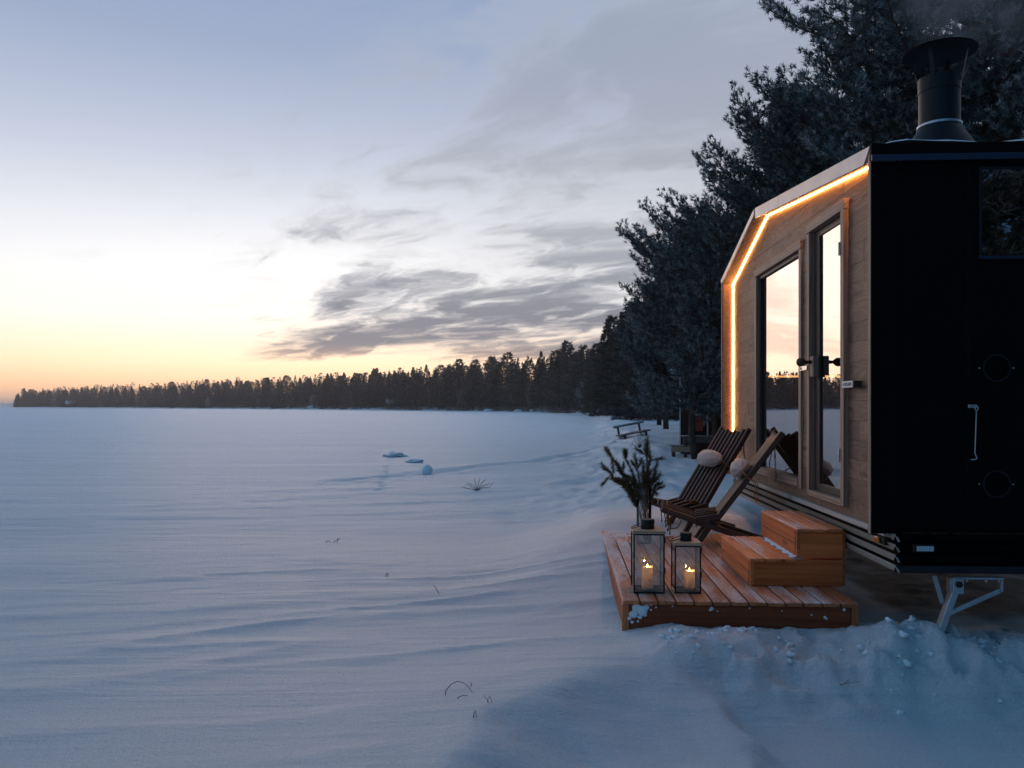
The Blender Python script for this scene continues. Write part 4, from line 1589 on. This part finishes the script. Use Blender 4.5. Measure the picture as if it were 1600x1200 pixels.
# ------------------------------------------------------------------ trees
def pine_meshes(name, seed, H, base, spread, n_limb, K=11, tl=.20, wid=.028, top_r=.35, dens=1.0, lean=0.0, droop=.12, needle='pine_needles', trunk_r=None, bias=None):
    """an old pine: trunk with limbs (one mesh) and needle tufts (one mesh). bias: (azimuth, factor) longer limbs that way"""
    rng = np.random.default_rng(seed)
    tr = trunk_r or H * .016
    mb = MB()
    tp = []
    for i in range(9):
        u = i / 8
        tp.append(Vector((lean * u * u * H + .10 * sin(u * 5 + seed), .08 * sin(u * 4 + seed * 2), H * u)))

    def trunk_at(z):
        u = min(.999, z / H) * 8
        i = int(u)
        return tp[i].lerp(tp[i + 1], u - i)
    mb.tube(tp, [tr * (1 - .88 * (i / 8)) + .012 for i in range(9)], 8)
    tufts = []
    for li in range(n_limb):
        u = ((li + rng.uniform(0, 1)) / n_limb) ** .82
        z = base + (H * .985 - base) * u
        az = li * 2.399 + rng.uniform(-.5, .5)
        prof = (sin(pi * min(1, (u * .78 + .18))) ** .7) * (1 - u ** 6) + top_r * u * (1 - u) + .10
        L = spread * prof * rng.uniform(.70, 1.15)
        if bias is not None:
            L *= 1 + bias[1] * max(0, cos(az - bias[0]))
        if L < .15:
            L = .15
        st = trunk_at(z)
        out = Vector((cos(az), sin(az), 0))
        rise = rng.uniform(-.10, .30) + .40 * u ** 2
        npt = 7
        pts = []
        for k in range(npt):
            t = k / (npt - 1)
            zz = L * (rise * t - droop * 2.0 * t * (1 - t) + .22 * t ** 3)
            side = Vector((-out.y, out.x, 0)) * (L * .10 * sin(t * 3 + seed + li))
            pts.append(st + out * (L * t) + side + Vector((0, 0, zz)))
        r0 = max(.010, min(tr * .45, .013 * L + .006))
        mb.tube(pts, [r0 * (1 - .8 * k / (npt - 1)) for k in range(npt)], 5, False)
        # branchlets
        nb = max(3, int(L * 5.0 * dens))
        for b in range(nb):
            t = .10 + .90 * (b + rng.uniform(0, 1)) / nb
            i = min(npt - 2, int(t * (npt - 1)))
            p = pts[i].lerp(pts[i + 1], t * (npt - 1) - i)
            d = (pts[i + 1] - pts[i]).normalized()
            sgn = 1 if b % 2 else -1
            sd = Vector((-d.y, d.x, 0)).normalized() * sgn
            bl = L * (.42 * (1 - t) + .14) * rng.uniform(.6, 1.2)
            bl = min(max(bl, .16), 1.3)
            dir_ = (d * .75 + sd * rng.uniform(.35, 1.0) + Vector((0, 0, rng.uniform(-.15, .45)))).normalized()
            q = p + dir_ * bl * .6
            q2 = q + (dir_ + Vector((0, 0, .35))).normalized() * bl * .4
            if bl > .35:
                mb.tube([p, q, q2], [.010, .006, .003], 4, False)
            nt_ = max(2, int(bl / (tl * .42)))
            for k in range(nt_):
                s_ = (k + 1) / nt_
                pp = p.lerp(q, s_ / .6) if s_ < .6 else q.lerp(q2, (s_ - .6) / .4)
                dd = dir_ + Vector((rng.normal() * .35, rng.normal() * .35, .25 + rng.normal() * .25))
                jit = Vector(tuple(rng.normal(size=3) * .05))
                fr = np.clip(rng.beta(1.6, 1.8) * .8 + .25 * (dd.z > .4), 0, 1)
                tufts.append((*(pp + jit), *dd, tl * rng.uniform(.75, 1.25), fr))
        tufts.append((*pts[-1], *(pts[-1] - pts[-2]).normalized(), tl * 1.2, .6))
    for k in range(6):
        tufts.append((*(tp[-1] + Vector((0, 0, -.1 * k))), rng.normal() * .3, rng.normal() * .3, 1, tl, .5))
    tuf = np.array(tufts)
    v, f, fr = needles(tuf, K, rng, 1.0, wid)
    return mb.mesh(name + '_trunk', M['bark']), np_mesh(name + '_crown', v, f, M[needle], False, {'frost': fr}), len(f)


def place_tree(name, meshes, x, y, rz, sc, label, cat, group=None, sz=None):
    o = empty(name, (x, y, gz(x, y) - .05), rz, label, cat, group)
    o.scale = (sc, sc, sz or sc)
    link('trunk', meshes[0], o)
    link('crown', meshes[1], o)
    return o


TRI = 0
W = pi                                     # limbs reach out towards the lake (minus x)
near_specs = [
    # x, y, H, crown base, spread, limbs, seed, bias, label
    (8.4, 13.4, 14.0, 2.2, 2.45, 110, 21, (W, .22), 'tall old pine right behind the chimney, crown cut by the photo edge'),
    (7.75, 17.2, 10.0, 1.4, 1.95, 96, 22, (W, .30), 'pine rising behind the roof peak, left of the chimney pine'),
    (7.1, 21.0, 9.7, 1.0, 2.0, 92, 23, (W, .30), 'pine leaning out over the cabin roof slope towards the lake'),
    (7.4, 27.0, 8.7, .7, 2.35, 92, 24, (W, .40), 'wide dark pine behind the cabin front, limbs reaching over the shore'),
    (5.15, 20.3, 4.8, .75, 1.15, 56, 25, None, 'low bushy pine over the shed, hard by the far edge of the cabin front'),
]
for (x, y, H, bs, sp, nl, sd, bi, lab) in near_specs:
    ms = pine_meshes('pine', sd, H, bs, sp, nl, K=20, tl=.145, wid=.015 if y < 16 else .019, bias=bi, dens=2.2)
    TRI += ms[2]
    place_tree('pine_tree', ms, x, y, 0, 1, lab, 'pine tree')
midA = pine_meshes('midpine', 31, 10.0, .5, 2.3, 66, K=16, tl=.26, wid=.034, dens=1.5)
midB = pine_meshes('midpine', 32, 11.0, .8, 2.1, 66, K=16, tl=.26, wid=.034, dens=1.5)
TRI += midA[2] + midB[2]
extra = [
    (midA, 7.4, 33.0, .95, .4, 'rounded dark pine standing behind the snowy bench, beside the shed'),
    (midB, 10.6, 17.5, 1.02, 2.0, 'pine filling the gap behind the chimney pipe'),
    (midA, 13.5, 19.5, 1.12, 3.0, 'pine at the photo edge behind the cabin roof'),
    (midB, 9.8, 25.0, .95, 4.1, 'pine in the second row behind the cabin peak'),
    (midA, 8.6, 39.0, .95, 5.0, 'pine deeper in the grove behind the small shed'),
    (midB, 12.0, 31.0, 1.05, 1.0, 'pine deep in the grove hidden by the roof slope'),
    (midB, 9.0, 46.0, .92, 2.6, 'low-branched pine at the shore beyond the tilted bench'),
    (midA, 10.2, 55.0, .98, 3.6, 'outermost of the grove pines where the shore begins to bend'),
]
for (ms, x, y, sc, rz, lab) in extra:
    place_tree('pine_tree', ms, x, y, rz, sc, lab, 'pine tree')
# pines behind the viewer, seen in the side window; last pair added for shade
for (ms, x, y, sc, rz, lab) in ((midB, 9.5, -9.0, 1.0, .7, 'pine reflected in the side window of the black wall'),
                                (midA, 13.5, -8.0, 1.1, 1.7, 'second pine reflected in the side window, farther right'),
                                (midA, 8.0, -15.0, 1.1, 2.9, 'farther pine reflected in the side window'),
                                (midA, 5.8, -3.2, .9, 1.2, 'unseen bushy pine added behind the viewer to shade the snow near the black wall'),
                                (midB, 10.5, -2.5, 1.15, 5.2, 'unseen tall pine deeper in the grove, added behind the viewer to shade the right foreground')):
    place_tree('pine_tree', ms, x, y, rz, sc, lab, 'pine tree')
# slim young pine on its post-like stem
ym = pine_meshes('young', 41, 2.75, .95, .85, 26, K=12, tl=.15, wid=.022, trunk_r=.085, dens=1.7)
place_tree('young_pine', ym, 4.36, 18.7, .3, 1, 'small young pine with a bare dark stem, left of the cabin front', 'pine tree')


# --- forest along the shore: whole trees as one mesh each (too small to show their parts)
def far_tree(kind, seed):
    rng = np.random.default_rng(seed)
    H = 15.0
    tufts = []
    if kind == 'spruce':
        n = 430
        for i in range(n):
            u = 1 - rng.uniform(0, 1) ** 1.15
            z = .3 + (H - .9) * u
            r = (1.95 * (1 - u) ** .85) * rng.uniform(.35, 1.05) * (1 + .18 * sin(z * 5.5)) + .03
            a = rng.uniform(0, 2 * pi)
            tufts.append((r * cos(a) * .8, r * sin(a) * .8, z, cos(a), sin(a), .55 - .6 * (1 - u) + (1.6 if u > .9 else 0), .95 * (1 - u) + .30, np.clip(rng.beta(1.5, 1.8), 0, 1)))
    elif kind == 'pine':
        n = 520
        for i in range(n):
            u = rng.uniform(0, 1)
            z = .8 + (H - .8) * u ** .85
            r = 2.3 * (sin(pi * min(1, u * .72 + .28))) ** .8 * rng.uniform(.4, 1.05)
            a = rng.uniform(0, 2 * pi)
            tufts.append((r * cos(a), r * sin(a), z, cos(a), sin(a), rng.uniform(-.1, .9), rng.uniform(.45, .85), np.clip(rng.beta(1.5, 1.8), 0, 1)))
    else:
        n = 420
        for i in range(n):
            u = rng.uniform(0, 1)
            z = 1.0 + (H * .8 - 1.0) * u
            r = 3.0 * sin(pi * min(1, u * .85 + .12)) ** .6 * rng.uniform(.2, 1.0)
            a = rng.uniform(0, 2 * pi)
            tufts.append((r * cos(a), r * sin(a), z, cos(a) * .5, sin(a) * .5, .8, rng.uniform(.7, 1.2), np.clip(rng.beta(2, 1.5), 0, 1)))
    v, f, fr = needles(np.array(tufts), 9, rng, .8, .17 if kind != 'birch' else .09)
    # trunk
    k = 6
    tv = []
    for z, r in ((-.8, .20), (H * .55, .13), (H * .96, .02)):
        for q in range(k):
            tv.append((r * cos(2 * pi * q / k), r * sin(2 * pi * q / k), z))
    tv = np.array(tv)
    tf = []
    for i in range(2):
        for q in range(k):
            a0, a1 = i * k + q, i * k + (q + 1) % k
            tf += [(a0, a1, a1 + k), (a0, a1 + k, a0 + k)]
    tf = np.array(tf) + len(v)
    v = np.vstack([v, tv])
    f = np.vstack([f, tf])
    fr = np.concatenate([fr, np.full(len(tv), .1)])
    return np_mesh('far_' + kind, v, f, M['birch_frost' if kind == 'birch' else 'far_needles'], False, {'frost': fr})


FAR = {'spruce': [far_tree('spruce', 50 + i) for i in range(4)], 'pine': [far_tree('pine', 60 + i) for i in range(4)], 'birch': [far_tree('birch', 70 + i) for i in range(2)]}
FLAB = {'spruce': ('spruce_tree', 'pointed frosted spruce in the dark forest wall along the lake shore', 'spruce tree', 'spruces of the shore forest'),
        'pine': ('pine_tree', 'round-topped frosted pine in the dark forest wall along the lake shore', 'pine tree', 'pines of the shore forest'),
        'birch': ('birch_tree', 'pale frosted bare birch at the foot of the dark shore forest', 'birch tree', 'pale birches of the shore forest')}


def shore_walk():
    pts = SHORE[7:17]
    res = []
    for (a, b) in zip(pts[:-1], pts[1:]):
        res.append((Vector(a), Vector(b)))
    return res


def build_forest():
    rng = np.random.default_rng(77)
    spots = []
    # along the shoreline, stepping by a distance that grows with the range (front row, then rows behind)
    for row, (off, stepk) in enumerate(((3, .80), (8, 1.0), (15, 1.3), (24, 1.8))):
        acc = 0.0
        for (a, b) in shore_walk():
            L = (b - a).length
            d = (b - a) / L
            nrm = Vector((d.y, -d.x))
            s = acc
            while s < L:
                p = a + d * s
                dist = p.length
                step = (3.0 + dist * .0105) * stepk
                jp = p + nrm * (off + rng.uniform(-2.0, 3.5)) + d * rng.uniform(-1.2, 1.2)
                if not (dist < 62 and row == 0):
                    spots.append((jp.x, jp.y, row, dist))
                s += step
            acc = s - L
    spots.sort(key=lambda q: (q[2], q[3]))
    n = 0
    for (x, y, row, dist) in spots:
        az = math.degrees(math.atan2(x, y))
        if az > 22:
            continue
        if n >= 292:
            break
        n += 1
        r = rng.uniform()
        kind = 'pine' if r < .32 else ('spruce' if r < .93 else 'birch')
        if kind == 'birch' and (row > 0):
            kind = 'spruce'
        nm, lab, cat, grp = FLAB[kind]
        me = FAR[kind][int(rng.integers(0, len(FAR[kind])))]
        o = link(nm, me, None, (x, y, gz(x, y) - .2), (0, 0, rng.uniform(0, 6.28)))
        hs = (14.2 if dist > 180 else 11.5 + 2.7 * (dist - 60) / 120) / 15 * rng.uniform(.90, 1.12) * (1 + .03 * row)
        if kind == 'birch':
            hs *= rng.uniform(.45, .75)
        if row == 0:
            hs *= rng.uniform(.78, 1.0)
        wk = 1.1 + .25 * min(1.0, dist / 300)
        o.scale = (hs * rng.uniform(.9, 1.2) * wk, hs * rng.uniform(.9, 1.2) * wk, hs)
        tag(o, lab, cat, grp)
    # the mass of trees behind, one object
    vs_, fs_, frs = [], [], []
    cnt = 0
    src = []
    for k in ('spruce', 'pine'):
        me = FAR[k][0]
        v = np.empty(len(me.vertices) * 3, dtype=np.float32)
        me.vertices.foreach_get('co', v)
        v = v.reshape(-1, 3)
        keep = 3 * 420
        fr = np.empty(len(me.vertices), dtype=np.float32)
        me.attributes['frost'].data.foreach_get('value', fr)
        sel = np.concatenate([np.arange(3 * q, 3 * q + 3) for q in rng.permutation(len(v) // 3 - 40)[:keep // 3]])
        src.append((v[sel], np.arange(len(sel)).reshape(-1, 3), fr[sel]))
    for (a, b) in shore_walk()[1:]:
        L = (b - a).length
        d = (b - a) / L
        nrm = Vector((d.y, -d.x))
        for rr in (5, 9, 14, 21, 30, 42):
            s = rng.uniform(0, 4)
            while s < L:
                p = a + d * s + nrm * (rr + rng.uniform(-5, 5))
                v, f, fr = src[int(rng.integers(0, 4) == 0)]
                c, sn = cos(s), sin(s)
                k = 14.2 / 15 * rng.uniform(.90, 1.10)
                kk = k * (.62 if rr < 7 else .80 if rr < 12 else .96)
                v = v.reshape(-1, 3, 3)
                v = (v.mean(1, keepdims=True) + (v - v.mean(1, keepdims=True)) * 1.5).reshape(-1, 3)
                vv = np.stack([(v[:, 0] * c - v[:, 1] * sn) * 1.4 * k, (v[:, 0] * sn + v[:, 1] * c) * 1.4 * k, v[:, 2] * kk], 1)
                vv += np.array([p.x, p.y, gz(p.x, p.y) - .5])
                fs_.append(f + cnt)
                cnt += len(vv)
                vs_.append(vv)
                frs.append(fr)
                s += 2.6 + (a.length) * .0065
    # a far headland closing the lake on the left
    for i in range(170):
        x = -330 - rng.uniform(0, 900)
        y = 1500 + rng.uniform(0, 120) - (x + 330) * -.16
        v, f, fr = src[int(rng.integers(0, 2))]
        k = rng.uniform(.8, 1.2)
        vs_.append(v * np.array([1.5, 1.5, 1]) * k + np.array([x, y, gz(x, y) - .5]))
        fs_.append(f + cnt)
        cnt += len(v)
        frs.append(fr)
    me = np_mesh('distant_forest', np.vstack(vs_), np.vstack(fs_), M['far_needles'], False, {'frost': np.concatenate(frs)})
    o = link('distant_forest', me)
    tag(o, 'dark mass of forest behind the first trees of the far shore', kind='stuff')
    return n, len(me.polygons)


NFAR = build_forest()


# ------------------------------------------------------------------ things on the bank and the ice
def build_bench():
    x, y = 5.05, 33.0
    bz = gz(x, y)
    b = empty('bench', (x, y, bz - .16), radians(28), 'tilted dark wooden bench with a plank back, half sunk in snow by the shore', 'bench')
    b.rotation_euler = (0, radians(-9), radians(24))
    hl = .74
    MB().box((-hl, -.02, -.055), (hl, .02, .055), .004).build('back_plank', M['grey_wood'], b, (0, .20, .70), (radians(-60), 0, 0))
    for k in range(2):
        MB().box((-hl, -.09, -.022), (hl, .09, .022), .004).build('seat_plank', M['grey_wood'], b, (0, -.20 + k * .20, .36))
    for sx in (-.52, .52):
        MB().bar((sx, .18, .0), (sx, .24, .70), .07, .07, up=(0, 1, 0)).build('post', M['grey_wood'], b)
        MB().bar((sx, -.22, .0), (sx, -.22, .335), .07, .10, up=(0, 1, 0)).build('leg', M['grey_wood'], b)
        MB().bar((sx, -.30, .31), (sx, .22, .31), .06, .05).build('bearer', M['grey_wood'], b)
    MB().box((-.62, -.26, .0), (.62, -.19, .12), .004).build('runner', M['grey_wood'], b)


build_bench()


def build_shed():
    x, y = 4.55, 21.4
    z = gz(x + 1, y) - .15
    s = empty('shed', (x, y, z), radians(-14), 'dark red boarded shed with white corner boards under the pines', 'shed')
    Wd, Hh, D = 2.6, 2.25, 2.4
    nb = 18
    for k in range(nb):
        x0 = k * Wd / nb
        if .30 < x0 + Wd / nb / 2 < .74:
            MB().box((x0 + .003, 0, 0), (x0 + Wd / nb - .003, .025, .55), .003).build('board', M['red_board'], s)
            MB().box((x0 + .003, 0, 1.25), (x0 + Wd / nb - .003, .025, Hh), .003).build('board', M['red_board'], s)
        else:
            MB().box((x0 + .003, 0 + .002 * (k % 2), 0), (x0 + Wd / nb - .003, .025, Hh), .003).build('board', M['red_board'], s)
    MB().box((0, .03, 0), (Wd, D, Hh)).build('wall', M['red_board'], s)
    MB().box((-.035, -.015, 0), (.0, .06, Hh + .05), .003).build('corner_board', M['white_trim'], s)
    MB().box((.94, -.014, 0), (.975, .0, Hh), .003).build('white_batten', M['white_trim'], s)
    w = empty('window', (.52, 0, .9))
    w.parent = s
    for (a, b_, c, d) in ((-.20, .20, .32, .36), (-.20, .20, -.36, -.32), (-.20, -.165, -.32, .32), (.165, .20, -.32, .32)):
        MB().box((a, -.02, c), (b_, .01, d), .003).build('frame', M['white_trim'], w)
    MB().box((-.165, .008, -.32), (.165, .014, .32)).build('pane', M['dark_glass'], w)
    MB().box((-.13, -.006, -.10), (.06, .006, .28), .004).build('curtain', M['curtain'], w)
    rf = MB().prism([(-.3, Hh + .02), (Wd + .3, Hh + .02), (Wd + .3, Hh + .08), (-.3, Hh + .08)], -.4, D + .3).build('roof', M['black_sheet'], s)
    MB().box((-.28, -.38, Hh + .081), (Wd + .28, D + .28, Hh + .22), .05).build('roof_snow', M['snow_clump'], rf)
    # stepped landing of pallet wood in front of the shed
    px, py = 4.05, 20.2
    pz = gz(px, py) - .02
    st = empty('pallet_steps', (px, py, pz), radians(-6), 'two stacked tiers of pale pallet wood under snow before the shed', 'steps')
    for (x0, w_, h0, h1) in ((0, .62, .12, .27), (.30, .85, .36, .52)):
        for k in range(4):
            MB().box((-w_ / 2, -.07, -.012), (w_ / 2, .07, .012), .003).build('tread_board', M['grey_wood'], st, (x0 + w_ / 2, .07 + k * .16, h1 + .012))
        MB().box((x0, -.012, h0 + .02), (x0 + w_, .02, h1 - .001), .003).build('side_board', M['lantern_wood'] if x0 == 0 else M['grey_wood'], st)
        for q in (0.02, w_ - .10):
            MB().box((x0 + q, .02, -.05), (x0 + q + .09, .11, h1 - .01), .003).build('leg', M['grey_wood'], st)


build_shed()


def build_far_houses():
    spec = [(-45.0, 307, 6.0, 2.2, radians(20), 'low dark cottage with a snowy roof among the trees of the far shore, mid-way'),
            (-345, 624, 10.0, 2.4, radians(35), 'long pale-roofed cottage near the tip of the wooded point'),
            ]
    for (x, y, L, h, rz, lab) in spec:
        o = empty('cottage', (x, y, gz(x, y) - .2), rz, lab, 'house')
        w = L * .6
        MB().box((-L / 2, -w / 2, 0), (L / 2, w / 2, h)).build('wall', M['house_wall'], o)
        rp = MB()
        e = .5
        rp.add([(-L / 2 - e, -w / 2 - e, h - .3), (L / 2 + e, -w / 2 - e, h - .3), (L / 2 + e, 0, h + w * .36), (-L / 2 - e, 0, h + w * .36), (-L / 2 - e, w / 2 + e, h - .3), (L / 2 + e, w / 2 + e, h - .3),
                (-L / 2 - e, -w / 2 - e, h - .02), (L / 2 + e, -w / 2 - e, h - .02), (L / 2 + e, 0, h + w * .36 + .3), (-L / 2 - e, 0, h + w * .36 + .3), (-L / 2 - e, w / 2 + e, h - .02), (L / 2 + e, w / 2 + e, h - .02)],
               [(0, 1, 2, 3), (3, 2, 5, 4), (6, 7, 8, 9), (9, 8, 11, 10), (0, 1, 7, 6), (4, 5, 11, 10), (0, 3, 9, 6), (3, 4, 10, 9), (1, 2, 8, 7), (2, 5, 11, 8)])
        rp.build('roof', M['snow_clump'], o)
        for k in (-.25, .2):
            MB().box((L * k - .5, -w / 2 - .06, h * .35), (L * k + .5, -w / 2 - .01, h * .75)).build('window', M['dark_glass'], o)
    # snow-covered rocks along the water line
    rng = np.random.default_rng(9)
    for k in range(26):
        t = rng.uniform(8, 15.2)
        i = int(t)
        a, b = SHORE[i], SHORE[i + 1]
        x = a[0] + (b[0] - a[0]) * (t - i) + rng.uniform(-1, 2)
        y = a[1] + (b[1] - a[1]) * (t - i) + rng.uniform(-1, 1)
        r = rng.uniform(.5, 1.3) * (1 + (k == 0) * .8)
        if k == 0:
            x, y, r = -93, 372, 2.2
        mb = MB()
        mb.lathe([(.01, -.3 * r)] + [(r * cos(pi / 2 * q / 5) * 1.0, r * .62 * sin(pi / 2 * q / 5)) for q in range(6)], 12)
        mb.v = [(p[0] * (1.5 + .2 * sin(p[1] * 3 + k)), p[1] * (1 + .2 * sin(p[0] * 4 + k)), p[2] + .08 * r * sin(p[0] * 3 / r + k)) for p in mb.v]
        o = mb.build('snowy_rock', M['snow_clump'], None, (x, y, gz(x, y)))
        if k == 0:
            tag(o, 'biggest snow-covered mound at the foot of the far forest', 'rock')
        else:
            tag(o, 'snow-capped shoreline rock at the foot of the far forest', 'rock', 'snow-capped rocks along the far shore')


build_far_houses()


def blob(r, seed, squash=1.0, amp=.12):
    mb = MB()
    n, m_ = 24, 14
    vs_, fs_ = [], []
    for j in range(m_ + 1):
        ph = pi * j / m_
        for i in range(n):
            a = 2 * pi * i / n
            d = Vector((sin(ph) * cos(a), sin(ph) * sin(a), cos(ph)))
            k = 1 + amp * (sin(d.x * 4 + seed) * sin(d.y * 5 + seed * 2) + .6 * sin(d.z * 7 + d.x * 6 + seed) + .5 * sin(d.y * 11 + d.z * 9 + seed))
            vs_.append((d.x * r * k, d.y * r * k, d.z * r * k * squash))
    for j in range(m_):
        for i in range(n):
            fs_.append((j * n + i, j * n + (i + 1) % n, (j + 1) * n + (i + 1) % n, (j + 1) * n + i))
    return mb.add(vs_, fs_, True)


def build_ice_things():
    # a snowball and low heaps on the ice
    p = at(665, 738, 19.0)
    o = blob(.135, 1, 1.0, .07).build('snowball', M['snow_clump'], None, (p.x, 19.3, gz(p.x, 19.3) + .11))
    tag(o, 'round snowball lying alone on the ice left of the shore', 'snowball')
    o = blob(.34, 3, .30, .34).build('snow_heap', M['snow_clump'], None, (-3.75, 25.5, gz(-3.75, 25.5) + .02))
    tag(o, 'low crumbly snow heap on the ice beyond the snowball', 'snow heap')
    o = blob(.22, 5, .26, .34).build('snow_heap', M['snow_clump'], None, (-2.75, 22.5, gz(-2.75, 22.5) + .01))
    tag(o, 'small flat snow heap between the snowball and the bigger heap', 'snow heap')
    rng = random.Random(12)

    def plant(name, x, y, stems, label, mat='dry_stem', r=.0035):
        z = gz(x, y)
        mb = MB()
        for st in stems:
            mb.tube([Vector(q) for q in st], [r * (1 - .5 * k / max(1, len(st) - 1)) for k in range(len(st))], 5)
        o = mb.build(name, M[mat], None, (x, y, z - .01))
        tag(o, label, 'twig')
        return o
    q = at(716, 1100, 4.28)
    plant('dry_grass', -.29, 4.30, [[(-.075, 0, -.01), (-.068, 0, .035), (-.04, .005, .068), (-.005, .01, .082), (.03, .01, .072), (.055, .008, .050), (.077, .005, .02)],
                                    [(-.012, -.06, .0), (.005, -.06, .022), (.03, -.06, .032), (.055, -.06, .030)],
                                    [(.066, .006, .055), (.070, .006, .072), (.064, .006, .078)]], 'bent dark grass stem arching over the near snow', r=.0026)
    xs = [(745, 768, 15.0), (520, 851, 9.35), (605, 908, 7.45), (681, 932, 6.75), (764, 1122, 4.15), (742, 1150, 3.95), (1325, 1058, 4.85), (1000, 716, 24.0)]
    labs = ['spreading bare shrub twigs on the ice below the snowball', 'short dry twig stub in the mid-lake snow', 'tiny curled stalk poking from the snow left of the deck',
            'single bent grass blade left of the tall lantern', 'short grass stubs on the near snow ridge crest', 'dark grass stub low on the near ridge', 'dark twig bits in the shovelled snow before the deck',
            'bare bent twigs on the snow bank below the bench']
    for k, ((px, py, Y), lab) in enumerate(zip(xs, labs)):
        x = (px - 800) / 1240 * Y
        sc = Y / 1240.0
        stems = []
        if k in (0, 7):
            for j in range(8):
                a = -1.2 + 2.4 * j / 7
                w_ = 26 if k == 0 else 16
                stems.append([(0, 0, 0), (sin(a) * w_ * .4 * sc, .05 * j, cos(a) * 9 * sc), (sin(a) * w_ * .8 * sc, .05 * j, (cos(a) * 16 + rng.uniform(-4, 3)) * sc),
                              (sin(a) * w_ * sc, .05 * j, (cos(a) * 16 + rng.uniform(-6, 6)) * sc)])
        elif k == 3:
            stems = [[(.03, 0, 0), (.01, 0, .04), (-.012, 0, .075), (-.025, 0, .082)]]
        elif k == 1:
            stems = [[(-.10, 0, 0), (-.06, 0, .03), (-.02, 0, .012)], [(.0, 0, 0), (.04, 0, .04), (.09, 0, .05)], [(.05, 0, .01), (.06, .01, .06), (.08, 0, .055)]]
        elif k == 6:
            stems = [[(-.05, 0, .03), (.0, -.01, .045), (.07, 0, .05)], [(-.02, .02, .03), (.02, .02, .055)]]
        else:
            for j in range(3):
                dx = (j - 1) * .012
                stems.append([(dx, 0, 0), (dx + rng.uniform(-.008, .008), 0, .025), (dx + rng.uniform(-.02, .02), 0, .045)])
        plant('dry_twig', x, Y, stems, lab, r=max(.0018, Y * .00042))


build_ice_things()


def build_crumbs():
    rng = np.random.default_rng(21)
    mb = MB()
    for k in range(230):
        x = rng.uniform(.95, 4.2)
        y = 5.36 - abs(rng.normal()) * .26 + .10 * sin(x * 5)
        if x > .66 * y + .4 or y > 5.46:
            continue
        r = .006 + .022 * rng.uniform() ** 3
        z = gz(x, y) + r * .05
        vs_, fs_ = [], []
        ph = rng.uniform(0, 6, 3)
        for j in range(6):
            p = pi * j / 5
            for i in range(7):
                q = 2 * pi * i / 7
                k_ = r * (1 + .28 * sin(q * 2 + ph[0]) * sin(p) + .22 * sin(p * 3 + q + ph[1]) + rng.normal() * .09)
                vs_.append((x + k_ * sin(p) * cos(q) * 1.25, y + k_ * sin(p) * sin(q), z + k_ * cos(p) * .8))
        for j in range(5):
            for i in range(7):
                fs_.append((j * 7 + i, j * 7 + (i + 1) % 7, (j + 1) * 7 + (i + 1) % 7, (j + 1) * 7 + i))
        mb.add(vs_, fs_, True)
    o = mb.build('snow_crumbs', M['snow_clump'])
    tag(o, 'loose crumbs of broken snow crust in front of the deck', kind='stuff')
    # snow-dusted brush along the foot of the forest
    tufts = []
    for k in range(900):
        t = rng.uniform(9.0, 14.9)
        i = int(t)
        a, b = SHORE[i], SHORE[i + 1]
        x = a[0] + (b[0] - a[0]) * (t - i) + rng.uniform(0, 4)
        y = a[1] + (b[1] - a[1]) * (t - i) + rng.uniform(-2, 2)
        z = gz(x, y)
        n = 4 if y > 150 else 9
        for q in range(n):
            tufts.append((x + rng.normal() * .5, y + rng.normal() * .5, z - .05, rng.normal() * .5, rng.normal() * .5, 1, rng.uniform(.5, 1.5), rng.uniform(0, 1)))
    v, f, fr = needles(np.array(tufts), 7, rng, .7, .07)
    o = link('shore_brush', np_mesh('shore_brush', v, f, M['birch_frost'], False, {'frost': fr * .6}))
    tag(o, 'low snow-dusted brush along the foot of the shore forest', kind='stuff')


build_crumbs()


# ------------------------------------------------------------------ smoke from the flue
def build_smoke():
    m, t, out = base_mat('smoke')
    tc = t.n('ShaderNodeTexCoord').outputs['Object']
    n = t.noise(t.mapping(tc, scale=(1, 1, .8)), 3.2, 4, .6, .6)
    ln = t.vm('LENGTH', t.vm('DIVIDE', tc, (.75, .55, .62)), out=1)
    fall = t.smooth(ln, 1.0, .25)
    den = t.m('MULTIPLY', t.m('MULTIPLY', t.smooth(n, .38, .72), fall), 1.9)
    pv = t.n('ShaderNodeVolumePrincipled')
    pv.inputs['Color'].default_value = (.75, .8, .86, 1)
    t._in(pv.inputs['Density'], den)
    t.nt.links.new(pv.outputs[0], out.inputs['Volume'])
    o = blob(1.0, 2, 1.0, 0.02)
    o.v = [(p[0] * .76, p[1] * .56, p[2] * .63) for p in o.v]
    s = o.build('smoke', m, None, (3.25, 5.55, 4.62), (0, radians(25), 0))
    tag(s, 'thin grey smoke drifting up and right from the chimney cap', kind='stuff')


build_smoke()


def build_haze():
    m, t, out = base_mat('haze')
    pv = t.n('ShaderNodeVolumePrincipled')
    pv.inputs['Color'].default_value = (.93, .93, .95, 1)
    pv.inputs['Density'].default_value = HAZE
    pv.inputs['Anisotropy'].default_value = .55
    t.nt.links.new(pv.outputs[0], out.inputs['Volume'])
    o = MB().box((-3000, -110, -2.0), (2400, 4400, 30)).build('haze', m)
    tag(o, 'thin cold haze over the lake and the far forest', kind='stuff')
    o.display_type = 'WIRE'


HAZE = .00035
build_haze()
print('ground quads', NG, 'near tris', TRI, 'far', NFAR)
